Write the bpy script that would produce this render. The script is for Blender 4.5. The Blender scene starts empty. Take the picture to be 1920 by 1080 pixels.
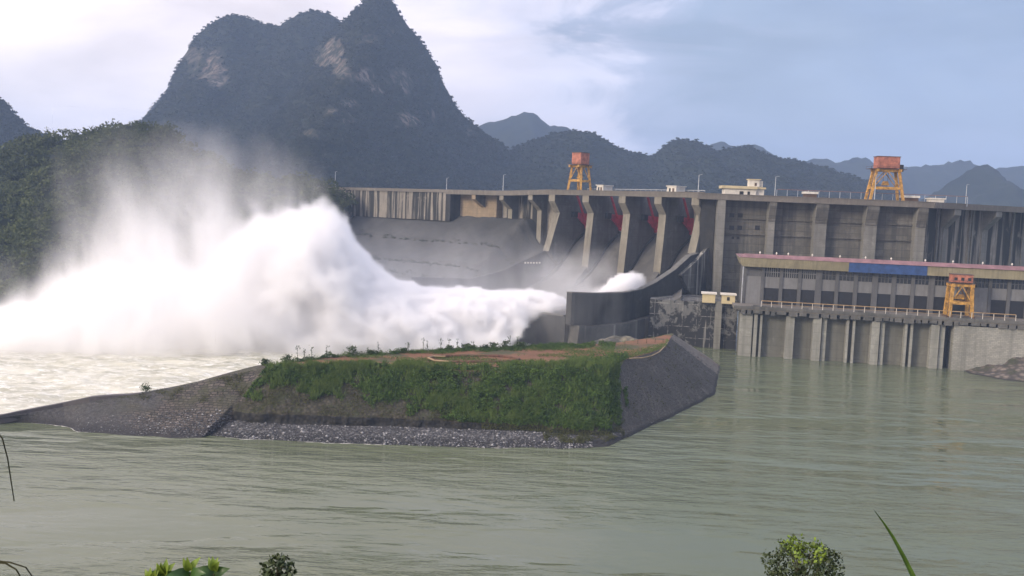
import bpy, math, random
import numpy as np
from mathutils import Vector, Matrix, Euler

# ------------------------------------------------------------------ camera, sky, sun
scene = bpy.context.scene
COL = scene.collection
CAMZ = 50.0
FPX = 1800.0                      # focal length in pixels of the 1920 wide photo
PITCH = math.atan(155 / FPX)
ROLL = 0.040
cam_d = bpy.data.cameras.new("camera")
cam = bpy.data.objects.new("camera", cam_d)
COL.objects.link(cam)
cam_d.sensor_width = 36.0
cam_d.lens = 36.0 * FPX / 1920.0
cam_d.clip_start = 0.1
cam_d.clip_end = 20000
R_CAM = Matrix.Rotation(math.pi / 2 - PITCH, 4, 'X') @ Matrix.Rotation(ROLL, 4, 'Z')
cam.matrix_world = Matrix.Translation((0, 0, CAMZ)) @ R_CAM
scene.camera = cam

SUN_EL, SUN_AZ = math.radians(21), math.radians(-124)     # azimuth from +Y, clockwise
world = bpy.data.worlds.new("World")
scene.world = world
world.use_nodes = True
def build_world():
    nt = world.node_tree; N = nt.nodes; L = nt.links
    N.clear()
    out = N.new('ShaderNodeOutputWorld'); bg = N.new('ShaderNodeBackground')
    L.new(bg.outputs[0], out.inputs[0])
    sky = N.new('ShaderNodeTexSky'); sky.sky_type = 'NISHITA'; sky.sun_disc = False
    sky.sun_elevation = SUN_EL; sky.sun_rotation = SUN_AZ
    sky.air_density = 1.0; sky.dust_density = 2.0
    tc = N.new('ShaderNodeTexCoord')
    sep = N.new('ShaderNodeSeparateXYZ'); L.new(tc.outputs['Generated'], sep.inputs[0])
    # cloud deck: bright and rosy over the left, slate blue over the right
    az = N.new('ShaderNodeMath'); az.operation = 'ARCTAN2'
    L.new(sep.outputs[0], az.inputs[0]); L.new(sep.outputs[1], az.inputs[1])
    mp = N.new('ShaderNodeMapping'); mp.inputs['Scale'].default_value = (1.0, 1.0, 3.2)
    L.new(tc.outputs['Generated'], mp.inputs[0])
    n1 = N.new('ShaderNodeTexNoise'); n1.inputs['Scale'].default_value = 4.5; n1.inputs['Detail'].default_value = 8
    n1.inputs['Roughness'].default_value = .58; n1.inputs['Distortion'].default_value = .9
    L.new(mp.outputs[0], n1.inputs[0])
    mp2 = N.new('ShaderNodeMapping'); mp2.inputs['Scale'].default_value = (1.0, 1.0, 3.6); mp2.inputs['Location'].default_value = (3.1, 1.7, 0.4)
    mp2.inputs['Rotation'].default_value = (0, .12, 0)
    L.new(tc.outputs['Generated'], mp2.inputs[0])
    n2 = N.new('ShaderNodeTexNoise'); n2.inputs['Scale'].default_value = 3.0; n2.inputs['Detail'].default_value = 9
    n2.inputs['Roughness'].default_value = .5; n2.inputs['Distortion'].default_value = .3
    L.new(mp2.outputs[0], n2.inputs[0])
    def math_(op, a, b, c=None):
        m = N.new('ShaderNodeMath'); m.operation = op
        for k, v in enumerate((a, b, c)):
            if v is None: continue
            if isinstance(v, (int, float)): m.inputs[k].default_value = v
            else: L.new(v, m.inputs[k])
        return m.outputs[0]
    a2 = math_('MULTIPLY_ADD', n1.outputs[0], .55, -.275)
    a3 = math_('ADD', az.outputs[0], a2)
    ramp = N.new('ShaderNodeValToRGB'); r = ramp.color_ramp
    ms = math_('MULTIPLY_ADD', a3, .5, .5)
    L.new(ms, ramp.inputs[0])
    pts = [(0.0, (.66, .58, .56)), (.24, (.92, .80, .78)), (.38, (.80, .70, .71)), (.475, (.66, .595, .65)),
           (.54, (.53, .51, .60)), (.57, (.30, .325, .425)), (.62, (.215, .258, .345)), (.72, (.182, .226, .325)), (1.0, (.25, .27, .35))]
    r.elements[0].position, r.elements[0].color = pts[0][0], (*pts[0][1], 1)
    r.elements[1].position, r.elements[1].color = pts[-1][0], (*pts[-1][1], 1)
    for p, c in pts[1:-1]:
        e = r.elements.new(p); e.color = (*c, 1)
    # streaks and puffs
    st = N.new('ShaderNodeMapRange'); st.inputs[1].default_value = .36; st.inputs[2].default_value = .70
    st.inputs[3].default_value = .80; st.inputs[4].default_value = 1.36
    L.new(n2.outputs[0], st.inputs[0])
    mul = N.new('ShaderNodeVectorMath'); mul.operation = 'SCALE'
    L.new(ramp.outputs[0], mul.inputs[0]); L.new(st.outputs[0], mul.inputs['Scale'])
    # overcast skies are brightest overhead; boost added out of view to light the spray
    el = N.new('ShaderNodeMapRange'); el.inputs[1].default_value = .30; el.inputs[2].default_value = .85; el.inputs[3].default_value = 1.0; el.inputs[4].default_value = 2.3
    L.new(sep.outputs[2], el.inputs[0])
    mul2 = N.new('ShaderNodeVectorMath'); mul2.operation = 'SCALE'
    L.new(mul.outputs[0], mul2.inputs[0]); L.new(el.outputs[0], mul2.inputs['Scale'])
    sks = N.new('ShaderNodeVectorMath'); sks.operation = 'SCALE'; sks.inputs['Scale'].default_value = .12
    L.new(sky.outputs[0], sks.inputs[0])
    mix = N.new('ShaderNodeMix'); mix.data_type = 'RGBA'; mix.inputs[0].default_value = .88
    L.new(sks.outputs[0], mix.inputs[6]); L.new(mul2.outputs[0], mix.inputs[7])
    L.new(mix.outputs[2], bg.inputs[0])
    bg.inputs[1].default_value = 1.0
build_world()
sun_d = bpy.data.lights.new("sun", 'SUN')
sun_d.energy = 1.7; sun_d.angle = math.radians(14); sun_d.color = (1.0, .86, .68)
sun = bpy.data.objects.new("sun", sun_d); COL.objects.link(sun)
_dir = Vector((math.sin(SUN_AZ) * math.cos(SUN_EL), math.cos(SUN_AZ) * math.cos(SUN_EL), math.sin(SUN_EL)))
sun.rotation_euler = _dir.to_track_quat('Z', 'Y').to_euler()
vs = scene.view_settings
vs.view_transform = 'Standard'; vs.look = 'None'; vs.exposure = 0.75; vs.gamma = 1.0
scene.cycles.volume_bounces = 14
scene.cycles.max_bounces = 16
scene.cycles.diffuse_bounces = 2
scene.cycles.glossy_bounces = 2
scene.cycles.volume_max_steps = 256

# ------------------------------------------------------------------ pixel <-> world
def ray(px, py):
    d = R_CAM.to_3x3() @ Vector((px - 960, 540 - py, -FPX))
    return d / d.y
def P(px, py, D):                  # the point of the pixel's ray at distance D ahead
    r = ray(px, py)
    return Vector((r.x * D, D, CAMZ + r.z * D))
def W(px, py, z=0.0):              # the point of the pixel's ray at height z
    r = ray(px, py)
    D = (z - CAMZ) / r.z
    return Vector((r.x * D, D, z))
class Frame:                       # a vertical plane seen from above: u runs right, n downstream
    def __init__(s, O, deg):
        t = math.radians(deg)
        s.O = Vector((O[0], O[1], 0)); s.u = Vector((math.cos(t), -math.sin(t), 0)); s.n = Vector((-math.sin(t), -math.cos(t), 0)); s.deg = deg
    def pt(s, a, o, z): return s.O + s.u * a + s.n * o + Vector((0, 0, z))
    def hit(s, px, py, o=0.0):     # along, height on the plane at offset o
        r = ray(px, py); c = Vector((0, 0, CAMZ))
        k = (o - (c - s.O).dot(s.n)) / r.dot(s.n)
        p = c + r * k
        return (p - s.O).dot(s.u), p.z
    def hit_s(s, px, py, a):       # offset, height on the plane at a along
        r = ray(px, py); c = Vector((0, 0, CAMZ))
        k = (a - (c - s.O).dot(s.u)) / r.dot(s.u)
        p = c + r * k
        return (p - s.O).dot(s.n), p.z

# ------------------------------------------------------------------ noise in numpy
_rs = np.random.RandomState(7)
_perm = _rs.permutation(256).astype(np.int64)
_val = _rs.rand(256) * 2 - 1
def vnoise(x, y, z):
    xi = np.floor(x).astype(np.int64); yi = np.floor(y).astype(np.int64); zi = np.floor(z).astype(np.int64)
    fx = x - xi; fy = y - yi; fz = z - zi
    fx = fx * fx * (3 - 2 * fx); fy = fy * fy * (3 - 2 * fy); fz = fz * fz * (3 - 2 * fz)
    def h(a, b, c): return _val[_perm[(_perm[(_perm[a & 255] + b) & 255] + c) & 255]]
    c00 = h(xi, yi, zi) * (1 - fx) + h(xi + 1, yi, zi) * fx
    c10 = h(xi, yi + 1, zi) * (1 - fx) + h(xi + 1, yi + 1, zi) * fx
    c01 = h(xi, yi, zi + 1) * (1 - fx) + h(xi + 1, yi, zi + 1) * fx
    c11 = h(xi, yi + 1, zi + 1) * (1 - fx) + h(xi + 1, yi + 1, zi + 1) * fx
    return (c00 * (1 - fy) + c10 * fy) * (1 - fz) + (c01 * (1 - fy) + c11 * fy) * fz
def fbm(x, y, z, octv=4, gain=.5):
    x = np.asarray(x, float); y = np.asarray(y, float) + 0 * x; z = np.asarray(z, float) + 0 * x
    t = 0; a = 1; n = 0
    for k in range(octv):
        t = t + a * vnoise(x * 2 ** k + 17.3 * k, y * 2 ** k + 5.1 * k, z * 2 ** k + 9.7 * k); n += a; a *= gain
    return t / n

# ------------------------------------------------------------------ objects
def tag(o, label=None, cat=None, group=None, kind=None):
    if label: o['label'] = label
    if cat: o['category'] = cat
    if group: o['group'] = group
    if kind: o['kind'] = kind
    return o
def thing(name, loc, label, cat, group=None):
    o = bpy.data.objects.new(name, None); COL.objects.link(o)
    o.location = loc; o.empty_display_size = .5
    return tag(o, label, cat, group)
def origin_of(o):
    v = Vector((0, 0, 0))
    while o is not None:
        v = v + o.location; o = o.parent
    return v
def mesh_obj(name, verts, faces, mat, parent=None, smooth=False, mats=None, fmat=None):
    verts = np.asarray(verts, float).reshape(-1, 3)
    if parent is not None: org = np.array(origin_of(parent)[:])
    else:
        org = np.array([(verts[:, 0].min() + verts[:, 0].max()) / 2, (verts[:, 1].min() + verts[:, 1].max()) / 2, verts[:, 2].min()])
    me = bpy.data.meshes.new(name)
    v = verts - org
    if isinstance(faces, np.ndarray):
        n, k = faces.shape
        me.vertices.add(len(v)); me.vertices.foreach_set('co', v.ravel())
        me.loops.add(n * k); me.loops.foreach_set('vertex_index', faces.ravel().astype(np.int32))
        me.polygons.add(n); me.polygons.foreach_set('loop_start', np.arange(0, n * k, k, dtype=np.int32))
        me.update(calc_edges=True); me.validate()
    else:
        me.from_pydata(v.tolist(), [], faces); me.update()
    for m in (mats or [mat]): me.materials.append(m)
    if fmat is not None: me.polygons.foreach_set('material_index', np.asarray(fmat, np.int32))
    if smooth: me.polygons.foreach_set('use_smooth', np.ones(len(me.polygons), bool))
    o = bpy.data.objects.new(name, me); COL.objects.link(o)
    if parent is not None: o.parent = parent
    else: o.location = org
    return o
class MB:
    def __init__(s): s.v = []; s.f = []
    def add(s, vs, fs):
        b = len(s.v); s.v += [tuple(p) for p in vs]; s.f += [tuple(i + b for i in f) for f in fs]; return s
    def hexa(s, p):                # 8 corners: bottom ring 0-3, top ring 4-7
        return s.add(p, [(3, 2, 1, 0), (4, 5, 6, 7), (0, 1, 5, 4), (1, 2, 6, 5), (2, 3, 7, 6), (3, 0, 4, 7)])
    def fbox(s, F, a0, a1, o0, o1, z0, z1):
        q = [(a0, o0), (a1, o0), (a1, o1), (a0, o1)]
        return s.hexa([F.pt(a, o, z0) for a, o in q] + [F.pt(a, o, z1) for a, o in q])
    def prism(s, F, a0, a1, prof): # profile of (offset, height), extruded along u
        n = len(prof)
        vs = [F.pt(a0, o, z) for o, z in prof] + [F.pt(a1, o, z) for o, z in prof]
        fs = [tuple(range(n)), tuple(range(2 * n - 1, n - 1, -1))] + [(i, i + n, (i + 1) % n + n, (i + 1) % n) for i in range(n)]
        return s.add(vs, fs)
    def bar(s, a, b, w, h=None):   # rectangular bar between two points
        a = Vector(a); b = Vector(b); h = h or w
        d = (b - a).normalized(); up = Vector((0, 0, 1)) if abs(d.z) < .95 else Vector((1, 0, 0))
        x = d.cross(up).normalized() * (w / 2); y = x.normalized().cross(d).normalized() * (h / 2)
        q = [-x - y, x - y, x + y, -x + y]
        return s.hexa([a + k for k in q] + [b + k for k in q])
    def tube(s, pts, r, n=8, r1=None):
        pts = [Vector(p) for p in pts]; m = len(pts); vs = []; fs = []
        for i, p in enumerate(pts):
            d = (pts[min(i + 1, m - 1)] - pts[max(i - 1, 0)]).normalized()
            up = Vector((0, 0, 1)) if abs(d.z) < .95 else Vector((1, 0, 0))
            x = d.cross(up).normalized(); y = x.cross(d)
            rr = r if r1 is None else r + (r1 - r) * i / (m - 1)
            vs += [p + (x * math.cos(2 * math.pi * k / n) + y * math.sin(2 * math.pi * k / n)) * rr for k in range(n)]
        for i in range(m - 1):
            for k in range(n):
                fs.append((i * n + k, i * n + (k + 1) % n, (i + 1) * n + (k + 1) % n, (i + 1) * n + k))
        fs += [tuple(range(n - 1, -1, -1)), tuple(range((m - 1) * n, m * n))]
        return s.add(vs, fs)
    def build(s, name, mat, parent=None, smooth=False):
        return mesh_obj(name, s.v, s.f, mat, parent, smooth)
def copy_tree(o, parent=None):
    c = o.copy(); COL.objects.link(c)
    if parent is not None: c.parent = parent
    for ch in [x for x in bpy.data.objects if x.parent == o]: copy_tree(ch, c)
    return c

# ------------------------------------------------------------------ materials
def new_mat(name):
    m = bpy.data.materials.new(name); m.use_nodes = True
    nt = m.node_tree; b = nt.nodes['Principled BSDF']
    return m, nt, nt.nodes, nt.links, b
def noise_node(nt, scale, detail=6, rough=.55, vec=None, sc=(1, 1, 1), rot=(0, 0, 0), dist=0.0, coord='Object'):
    N = nt.nodes; L = nt.links
    tc = N.new('ShaderNodeTexCoord'); mp = N.new('ShaderNodeMapping'); mp.inputs['Scale'].default_value = sc; mp.inputs['Rotation'].default_value = rot
    L.new(vec or tc.outputs[coord], mp.inputs[0])
    n = N.new('ShaderNodeTexNoise'); n.inputs['Scale'].default_value = scale; n.inputs['Detail'].default_value = detail; n.inputs['Roughness'].default_value = rough
    n.inputs['Distortion'].default_value = dist
    L.new(mp.outputs[0], n.inputs[0]); return n.outputs[0]
def maprange(nt, v, a, b, c=0.0, d=1.0):
    m = nt.nodes.new('ShaderNodeMapRange')
    for k, x in enumerate((a, b, c, d)): m.inputs[k + 1].default_value = x
    nt.links.new(v, m.inputs[0]); return m.outputs[0]
def mixcol(nt, fac, a, b):
    m = nt.nodes.new('ShaderNodeMix'); m.data_type = 'RGBA'
    if isinstance(fac, float): m.inputs[0].default_value = fac
    else: nt.links.new(fac, m.inputs[0])
    for k, x in ((6, a), (7, b)):
        if isinstance(x, tuple): m.inputs[k].default_value = (*x, 1)
        else: nt.links.new(x, m.inputs[k])
    return m.outputs[2]
def bump(nt, b, h, strength, dist):
    n = nt.nodes.new('ShaderNodeBump'); n.inputs['Strength'].default_value = strength; n.inputs['Distance'].default_value = dist
    nt.links.new(h, n.inputs['Height']); nt.links.new(n.outputs[0], b.inputs['Normal'])
def plain(name, c, rough=.7, metal=0.0, var=.18, scale=.6):
    m, nt, N, L, b = new_mat(name)
    n = noise_node(nt, scale, 6)
    d = tuple(x * (1 - var) for x in c); e = tuple(min(1, x * (1 + var)) for x in c)
    L.new(mixcol(nt, maprange(nt, n, .35, .65), d, e), b.inputs['Base Color'])
    b.inputs['Roughness'].default_value = rough; b.inputs['Metallic'].default_value = metal
    return m
def concrete(name, c, dark, streak=(.45, .62), amount=.6, sx=.5, light=None, lines=3.0, blotch=.5, panel=None, mottle=1.0):
    m, nt, N, L, b = new_mat(name)
    big = noise_node(nt, .05, 6, .6)
    c2 = tuple(x * .78 for x in c)
    col = mixcol(nt, maprange(nt, big, .35, .65), c2, c)
    fine = noise_node(nt, 1.2, 5, .7)
    col = mixcol(nt, maprange(nt, fine, .3, .75, 0, .35), col, tuple(x * .6 for x in c))
    med = noise_node(nt, .28, 7, .68)
    col = mixcol(nt, maprange(nt, med, .38, .68, 0, .55 * mottle), col, tuple(x * .55 for x in c))
    med2 = noise_node(nt, .16, 6, .7, dist=.5)
    col = mixcol(nt, maprange(nt, med2, .55, .70, 0, .5 * mottle), col, tuple(min(1, x * 1.35) for x in c))
    if panel:
        deg, pw_, ph_, pc = panel
        tcp = N.new('ShaderNodeTexCoord'); mpp = N.new('ShaderNodeMapping'); L.new(tcp.outputs['Object'], mpp.inputs[0]); mpp.inputs['Rotation'].default_value = (0, 0, math.radians(deg))
        s_ = N.new('ShaderNodeSeparateXYZ'); L.new(mpp.outputs[0], s_.inputs[0]); cc = N.new('ShaderNodeCombineXYZ'); L.new(s_.outputs[0], cc.inputs[0]); L.new(s_.outputs[2], cc.inputs[1])
        bk = N.new('ShaderNodeTexBrick'); L.new(cc.outputs[0], bk.inputs[0]); bk.inputs['Scale'].default_value = 1.0; bk.offset = 0
        bk.inputs['Brick Width'].default_value = pw_; bk.inputs['Row Height'].default_value = ph_; bk.inputs['Mortar Size'].default_value = .10
        bk.inputs['Color1'].default_value = (.72, .72, .72, 1); bk.inputs['Color2'].default_value = (1.12, 1.12, 1.12, 1); bk.inputs['Mortar'].default_value = (pc, pc, pc, 1)
        ml = N.new('ShaderNodeMix'); ml.data_type = 'RGBA'; ml.blend_type = 'MULTIPLY'; ml.inputs[0].default_value = .75
        L.new(col, ml.inputs[6]); L.new(bk.outputs[0], ml.inputs[7]); col = ml.outputs[2]
    st = noise_node(nt, sx, 5, .6, sc=(1, 1, .045), dist=.3)
    bl = noise_node(nt, .12, 5, .6)
    mu = N.new('ShaderNodeMath'); mu.operation = 'MULTIPLY'
    L.new(maprange(nt, st, streak[0], streak[1]), mu.inputs[0]); L.new(maprange(nt, bl, .3, .3 + blotch * .6, .15, 1), mu.inputs[1])
    m2 = N.new('ShaderNodeMath'); m2.operation = 'MULTIPLY'; m2.inputs[1].default_value = amount; L.new(mu.outputs[0], m2.inputs[0])
    col = mixcol(nt, m2.outputs[0], col, dark)
    if light:
        st2 = noise_node(nt, sx * 1.5, 5, .6, sc=(1.3, 1.3, .05))
        col = mixcol(nt, maprange(nt, st2, .56, .66, 0, .8), col, light)
    if lines:
        tc = N.new('ShaderNodeTexCoord'); sp = N.new('ShaderNodeSeparateXYZ'); L.new(tc.outputs['Object'], sp.inputs[0])
        q = N.new('ShaderNodeMath'); q.operation = 'PINGPONG'; q.inputs[1].default_value = lines / 2; L.new(sp.outputs[2], q.inputs[0])
        ln = maprange(nt, q.outputs[0], 0, .12, .55, 0)
        col = mixcol(nt, ln, col, dark)
    L.new(col, b.inputs['Base Color']); b.inputs['Roughness'].default_value = .9
    bump(nt, b, fine, .5, .15)
    return m
# ------------------------------------------------------------------ frames of the dam and the power station
_p = P(1305, 366, 395); F1 = Frame((_p.x, _p.y), 42)          # spillway and left dam
_p = P(1330, 366, 391); F2 = Frame((_p.x, _p.y), 3)           # intake dam
_a2 = F2.hit(1752, 380, 0)[0]; _q = F2.pt(_a2, 0, 0); F3 = Frame((_q.x, _q.y), -30)   # right end of the dam
_l, _r = W(1400, 668), W(1780, 693)
F4 = Frame((_l.x, _l.y), math.degrees(math.atan2(_l.y - _r.y, _r.x - _l.x)))            # power station river front
CREST = 58.0
# ------------------------------------------------------------------ setting: ground, water, mountains
m_deep = plain('river bed', (.06, .06, .05), .95)
g = 4700
mesh_obj('ground', [(-g, -50, -4), (g, -50, -4), (g, 5500, -4), (-g, 5500, -4)], [(0, 1, 2, 3)], m_deep)['kind'] = 'structure'

def water_mat():
    m, nt, N, L, b = new_mat('river water')
    tc = N.new('ShaderNodeTexCoord'); sp = N.new('ShaderNodeSeparateXYZ'); L.new(tc.outputs['Object'], sp.inputs[0])
    big = noise_node(nt, .012, 5, .6, sc=(1, 2.2, 1))
    side = maprange(nt, sp.outputs[0], -60, 50)        # pale left; the dam's reflection put into the darker green right
    col = mixcol(nt, side, (.305, .300, .200), (.112, .130, .078))
    col = mixcol(nt, maprange(nt, big, .35, .7, 0, .4), col, (.125, .135, .08))
    L.new(col, b.inputs['Base Color'])
    b.inputs['IOR'].default_value = 1.33
    patch = noise_node(nt, .018, 4, .6, sc=(1, 3.0, 1))
    L.new(maprange(nt, patch, .35, .65, .03, .10), b.inputs['Roughness'])
    b.inputs['Specular IOR Level'].default_value = .5
    w1 = noise_node(nt, .22, 5, .55, sc=(.28, 1, 1), rot=(0, 0, .10), dist=.35)
    w2 = noise_node(nt, .85, 4, .55, sc=(.36, 1, 1), rot=(0, 0, -.16), dist=.3)
    w3 = noise_node(nt, .07, 3, .5, sc=(.35, 1, 1), rot=(0, 0, .22), dist=.6)
    calm = noise_node(nt, .02, 4, .6, sc=(.6, 1.6, 1), rot=(0, 0, .1))
    cm = maprange(nt, calm, .40, .60, .12, 1.1)
    def mt(op, a, b_):
        k = N.new('ShaderNodeMath'); k.operation = op
        for i, v in enumerate((a, b_)):
            if isinstance(v, (int, float)): k.inputs[i].default_value = v
            else: L.new(v, k.inputs[i])
        return k.outputs[0]
    lx = maprange(nt, sp.outputs[0], -55, 10, .12, 1.0)
    h = mt('ADD', mt('MULTIPLY', w1, 1.05), mt('MULTIPLY', w2, .30))
    h = mt('ADD', mt('MULTIPLY', mt('MULTIPLY', h, cm), lx), mt('MULTIPLY', w3, .6))
    bump(nt, b, h, 1.0, WATER_BUMP)
    return m
WATER_BUMP = .9
m_water = water_mat()
mesh_obj('river_water', [(-1500, 1, 0), (900, 1, 0), (900, 900, 0), (-1500, 900, 0)], [(0, 1, 2, 3)], m_water)['kind'] = 'structure'

def rock_forest_mat(name, g1, g2, rockc=(.30, .25, .20), scale=.05):
    m, nt, N, L, b = new_mat(name)
    a = N.new('ShaderNodeAttribute'); a.attribute_name = 'rock'
    n = noise_node(nt, scale, 8, .65)
    col = mixcol(nt, maprange(nt, n, .35, .65), g1, g2)
    rn = noise_node(nt, scale * 2.0, 7, .7, sc=(1, 1, .35))
    rc = mixcol(nt, maprange(nt, rn, .35, .65), tuple(x * .45 for x in rockc), rockc)
    rn2 = noise_node(nt, scale * 1.3, 4, .6)
    rc = mixcol(nt, maprange(nt, rn2, .5, .7, 0, .6), rc, (rockc[0] * 1.1, rockc[1] * .72, rockc[2] * .55))
    br = noise_node(nt, scale * 2.2, 8, .78, sc=(1, 1, .35))
    mm = N.new('ShaderNodeMath'); mm.operation = 'MULTIPLY'
    L.new(a.outputs['Fac'], mm.inputs[0]); L.new(maprange(nt, br, .46, .56), mm.inputs[1])
    L.new(mixcol(nt, mm.outputs[0], col, rc), b.inputs['Base Color'])
    b.inputs['Roughness'].default_value = 1.0; b.inputs['Specular IOR Level'].default_value = .1
    return m
def grid_faces(nu, nv):
    i = np.arange(nu - 1)[:, None]; j = np.arange(nv - 1)[None, :]
    a = i * nv + j
    return np.stack([a, a + nv, a + nv + 1, a + 1], -1).reshape(-1, 4)
def hill(name, prof, D, front, back, base_z, mat, step, noise=8, nscale=30, power=1.0, bumpy=2.0, rocks=(), seed=0, kind='structure', label=None, cat=None, bump_s=6):
    pw = [P(px, py, D) for px, py in prof]
    xs = np.array([p.x for p in pw]); zs = np.array([p.z for p in pw])
    o = np.argsort(xs); xs = xs[o]; zs = zs[o]
    xx = np.arange(xs[0], xs[-1], step)
    nf = int(front / step); nb = int(back / step / 1.6)
    vv = np.concatenate([-np.linspace(1, 0, nf, endpoint=False), np.linspace(0, 1, nb)])
    U, V = np.meshgrid(xx, vv, indexing='ij')
    Hh = np.interp(U, xs, zs) - base_z
    depth = np.where(V < 0, front, back) * np.clip(Hh / Hh.max(), .25, 1) ** .5
    Y = D + V * depth
    gfun = (1 - np.abs(V) ** power)
    Z = base_z + Hh * gfun
    t = np.clip(np.abs(V) * 5, 0, 1)
    f = fbm(U / nscale + seed, Y / nscale, Z * 0 + seed, 5)
    ridge = 1 - np.abs(fbm(U / (nscale * .7) + seed + 31, Y / (nscale * 1.6), Z * 0, 4)) * 2
    Z = Z + (f * noise + (ridge - .7) * noise * .9 - noise * .7) * t * np.clip(gfun * 3, 0, 1)
    Yd = Y + fbm(U / (nscale * .8), Z / (nscale * .8), Y * 0 + seed + 5, 5) * noise * 1.6 * t
    # canopy lumps
    bl = np.abs(fbm(U / bump_s, Yd / bump_s, Z / bump_s + seed, 3, .6))
    Z = Z + (bl - .15) * bumpy * 2.4
    Xd = U + fbm(U / bump_s + 50, Yd / bump_s, Z / bump_s, 2) * bumpy
    v = np.stack([Xd, Yd, Z], -1).reshape(-1, 3)
    ob = mesh_obj(name, v, grid_faces(len(xx), len(vv))[:, ::-1].copy() if False else grid_faces(len(xx), len(vv)), mat)
    rk = np.zeros(len(v))
    # rock faces by place on the mountain
    for (px, py, rx, ry, k) in rocks:
        # photo pixel of every vertex
        pass
    if rocks:
        M = np.array(R_CAM.to_3x3()); q = (v - np.array([0, 0, CAMZ])) @ M
        sx = 960 + q[:, 0] / -q[:, 2] * FPX; sy = 540 - q[:, 1] / -q[:, 2] * FPX
        for (px, py, rx, ry, k) in rocks:
            w = 1 - np.sqrt(((sx - px) / rx) ** 2 + ((sy - py) / ry) ** 2) + fbm(v[:, 0] / 12, v[:, 1] / 12, v[:, 2] / 12, 4) * .8
            rk = np.maximum(rk, np.clip(w * 2.2, 0, 1) * k)
    at = ob.data.attributes.new('rock', 'FLOAT', 'POINT'); at.data.foreach_set('value', rk.astype(np.float32))
    if kind: ob['kind'] = kind
    return ob, v[rk < .12] if rocks else v
def leaf_mesh(name, pts, size, mat, per=1, jitter=0.0, seed=1, flat=.0, parent=None, aspect=.6, smooth=False):
    """many small leaf-sized quads at the given points (a foliage mass)"""
    rs = np.random.RandomState(seed)
    p = np.repeat(np.asarray(pts, float), per, 0)
    n = len(p)
    sz = (np.asarray(size) if np.ndim(size) else np.full(len(pts), size)).repeat(per) * rs.uniform(.6, 1.3, n)
    if jitter is not None and np.any(jitter): p = p + rs.normal(0, 1, (n, 3)) * (np.asarray(jitter).repeat(per)[:, None] if np.ndim(jitter) == 1 else jitter)
    a = rs.normal(0, 1, (n, 3)); a /= np.linalg.norm(a, axis=1)[:, None]
    b = rs.normal(0, 1, (n, 3)); b[:, 2] *= (1 - flat); b -= (b * a).sum(1)[:, None] * a; b /= np.linalg.norm(b, axis=1)[:, None]
    a = a * sz[:, None] * .5; b = b * sz[:, None] * .5 * aspect
    v = np.stack([p - a, p + b, p + a, p - b], 1).reshape(-1, 3)
    f = np.arange(4 * n).reshape(-1, 4)
    return mesh_obj(name, v, f, mat, parent)
def leaf_mat(name, c, c2, scale=.15, rough=.8, trans=.15, fine=None):
    m, nt, N, L, b = new_mat(name)
    n = noise_node(nt, scale, 5, .6)
    col = mixcol(nt, maprange(nt, n, .35, .65), c, c2)
    n2 = noise_node(nt, fine or scale * 9, 2, .5)
    col = mixcol(nt, maprange(nt, n2, .4, .7, 0, .6), col, tuple(min(1, x * 1.55) for x in c2))
    L.new(col, b.inputs['Base Color']); b.inputs['Roughness'].default_value = rough; b.inputs['Specular IOR Level'].default_value = .25
    b.inputs['Transmission Weight'].default_value = 0.0
    return m

m_karst = rock_forest_mat('wooded limestone', (.009, .012, .008), (.022, .026, .016), (.22, .185, .16))
m_far = rock_forest_mat('wooded ridge', (.009, .013, .009), (.020, .025, .015), scale=.02)
rocksL = [(395, 128, 34, 34, .95), (402, 150, 22, 16, 1), (365, 105, 24, 18, .6), (415, 148, 14, 12, .9)]
kl, klv = hill('karst_mountain', [(170, 330), (225, 262), (252, 240), (270, 226), (290, 196), (312, 172), (332, 152), (343, 132), (350, 105), (350, 88), (362, 72), (385, 52), (410, 36), (435, 27), (455, 29), (480, 41), (505, 46),
                   (524, 50), (538, 38), (560, 26), (585, 19), (612, 25), (632, 34), (660, 70), (720, 130), (800, 220), (860, 330)], 1570, 470, 280, 30, m_karst, 5.6,
      noise=16, nscale=100, power=.95, bumpy=2.4, rocks=rocksL, seed=3)
rocksM = [(622, 98, 26, 24, 1), (640, 128, 22, 20, .9), (605, 115, 16, 14, .8), (682, 142, 24, 16, .95), (705, 165, 16, 14, .9), (655, 195, 16, 10, .9), (622, 210, 14, 9, .8), (765, 226, 24, 15, 1), (752, 150, 26, 22, .5),
          (760, 168, 12, 14, .8), (478, 224, 14, 10, .8), (694, 72, 18, 10, .35), (650, 222, 12, 10, .6), (812, 215, 10, 10, .6), (585, 250, 18, 8, .4), (735, 60, 12, 10, .3), (880, 250, 10, 8, .4)]
km, kmv = hill('karst_mountain', [(380, 370), (440, 330), (490, 270), (535, 190), (565, 130), (592, 90), (615, 64), (640, 43), (660, 26), (673, 14), (682, 2), (690, -12), (706, -22), (722, -12), (733, 0), (745, 20), (762, 44),
                   (780, 66), (797, 88), (808, 106), (822, 128), (828, 150), (840, 176), (856, 202), (875, 222), (893, 238), (915, 254), (938, 268), (960, 286), (978, 306), (996, 330), (1030, 372)], 1420, 570, 370, 30, m_karst, 5.0,
      noise=15, nscale=86, power=.95, bumpy=2.4, rocks=rocksM, seed=11)
hill('ridge', [(820, 300), (895, 237), (935, 226), (970, 215), (985, 211), (1000, 211), (1012, 222), (1030, 236), (1055, 237), (1072, 245), (1120, 275), (1180, 330)], 2500, 500, 300, 40, m_far, 11, noise=25, nscale=120, bumpy=4, seed=21, bump_s=16)
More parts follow.
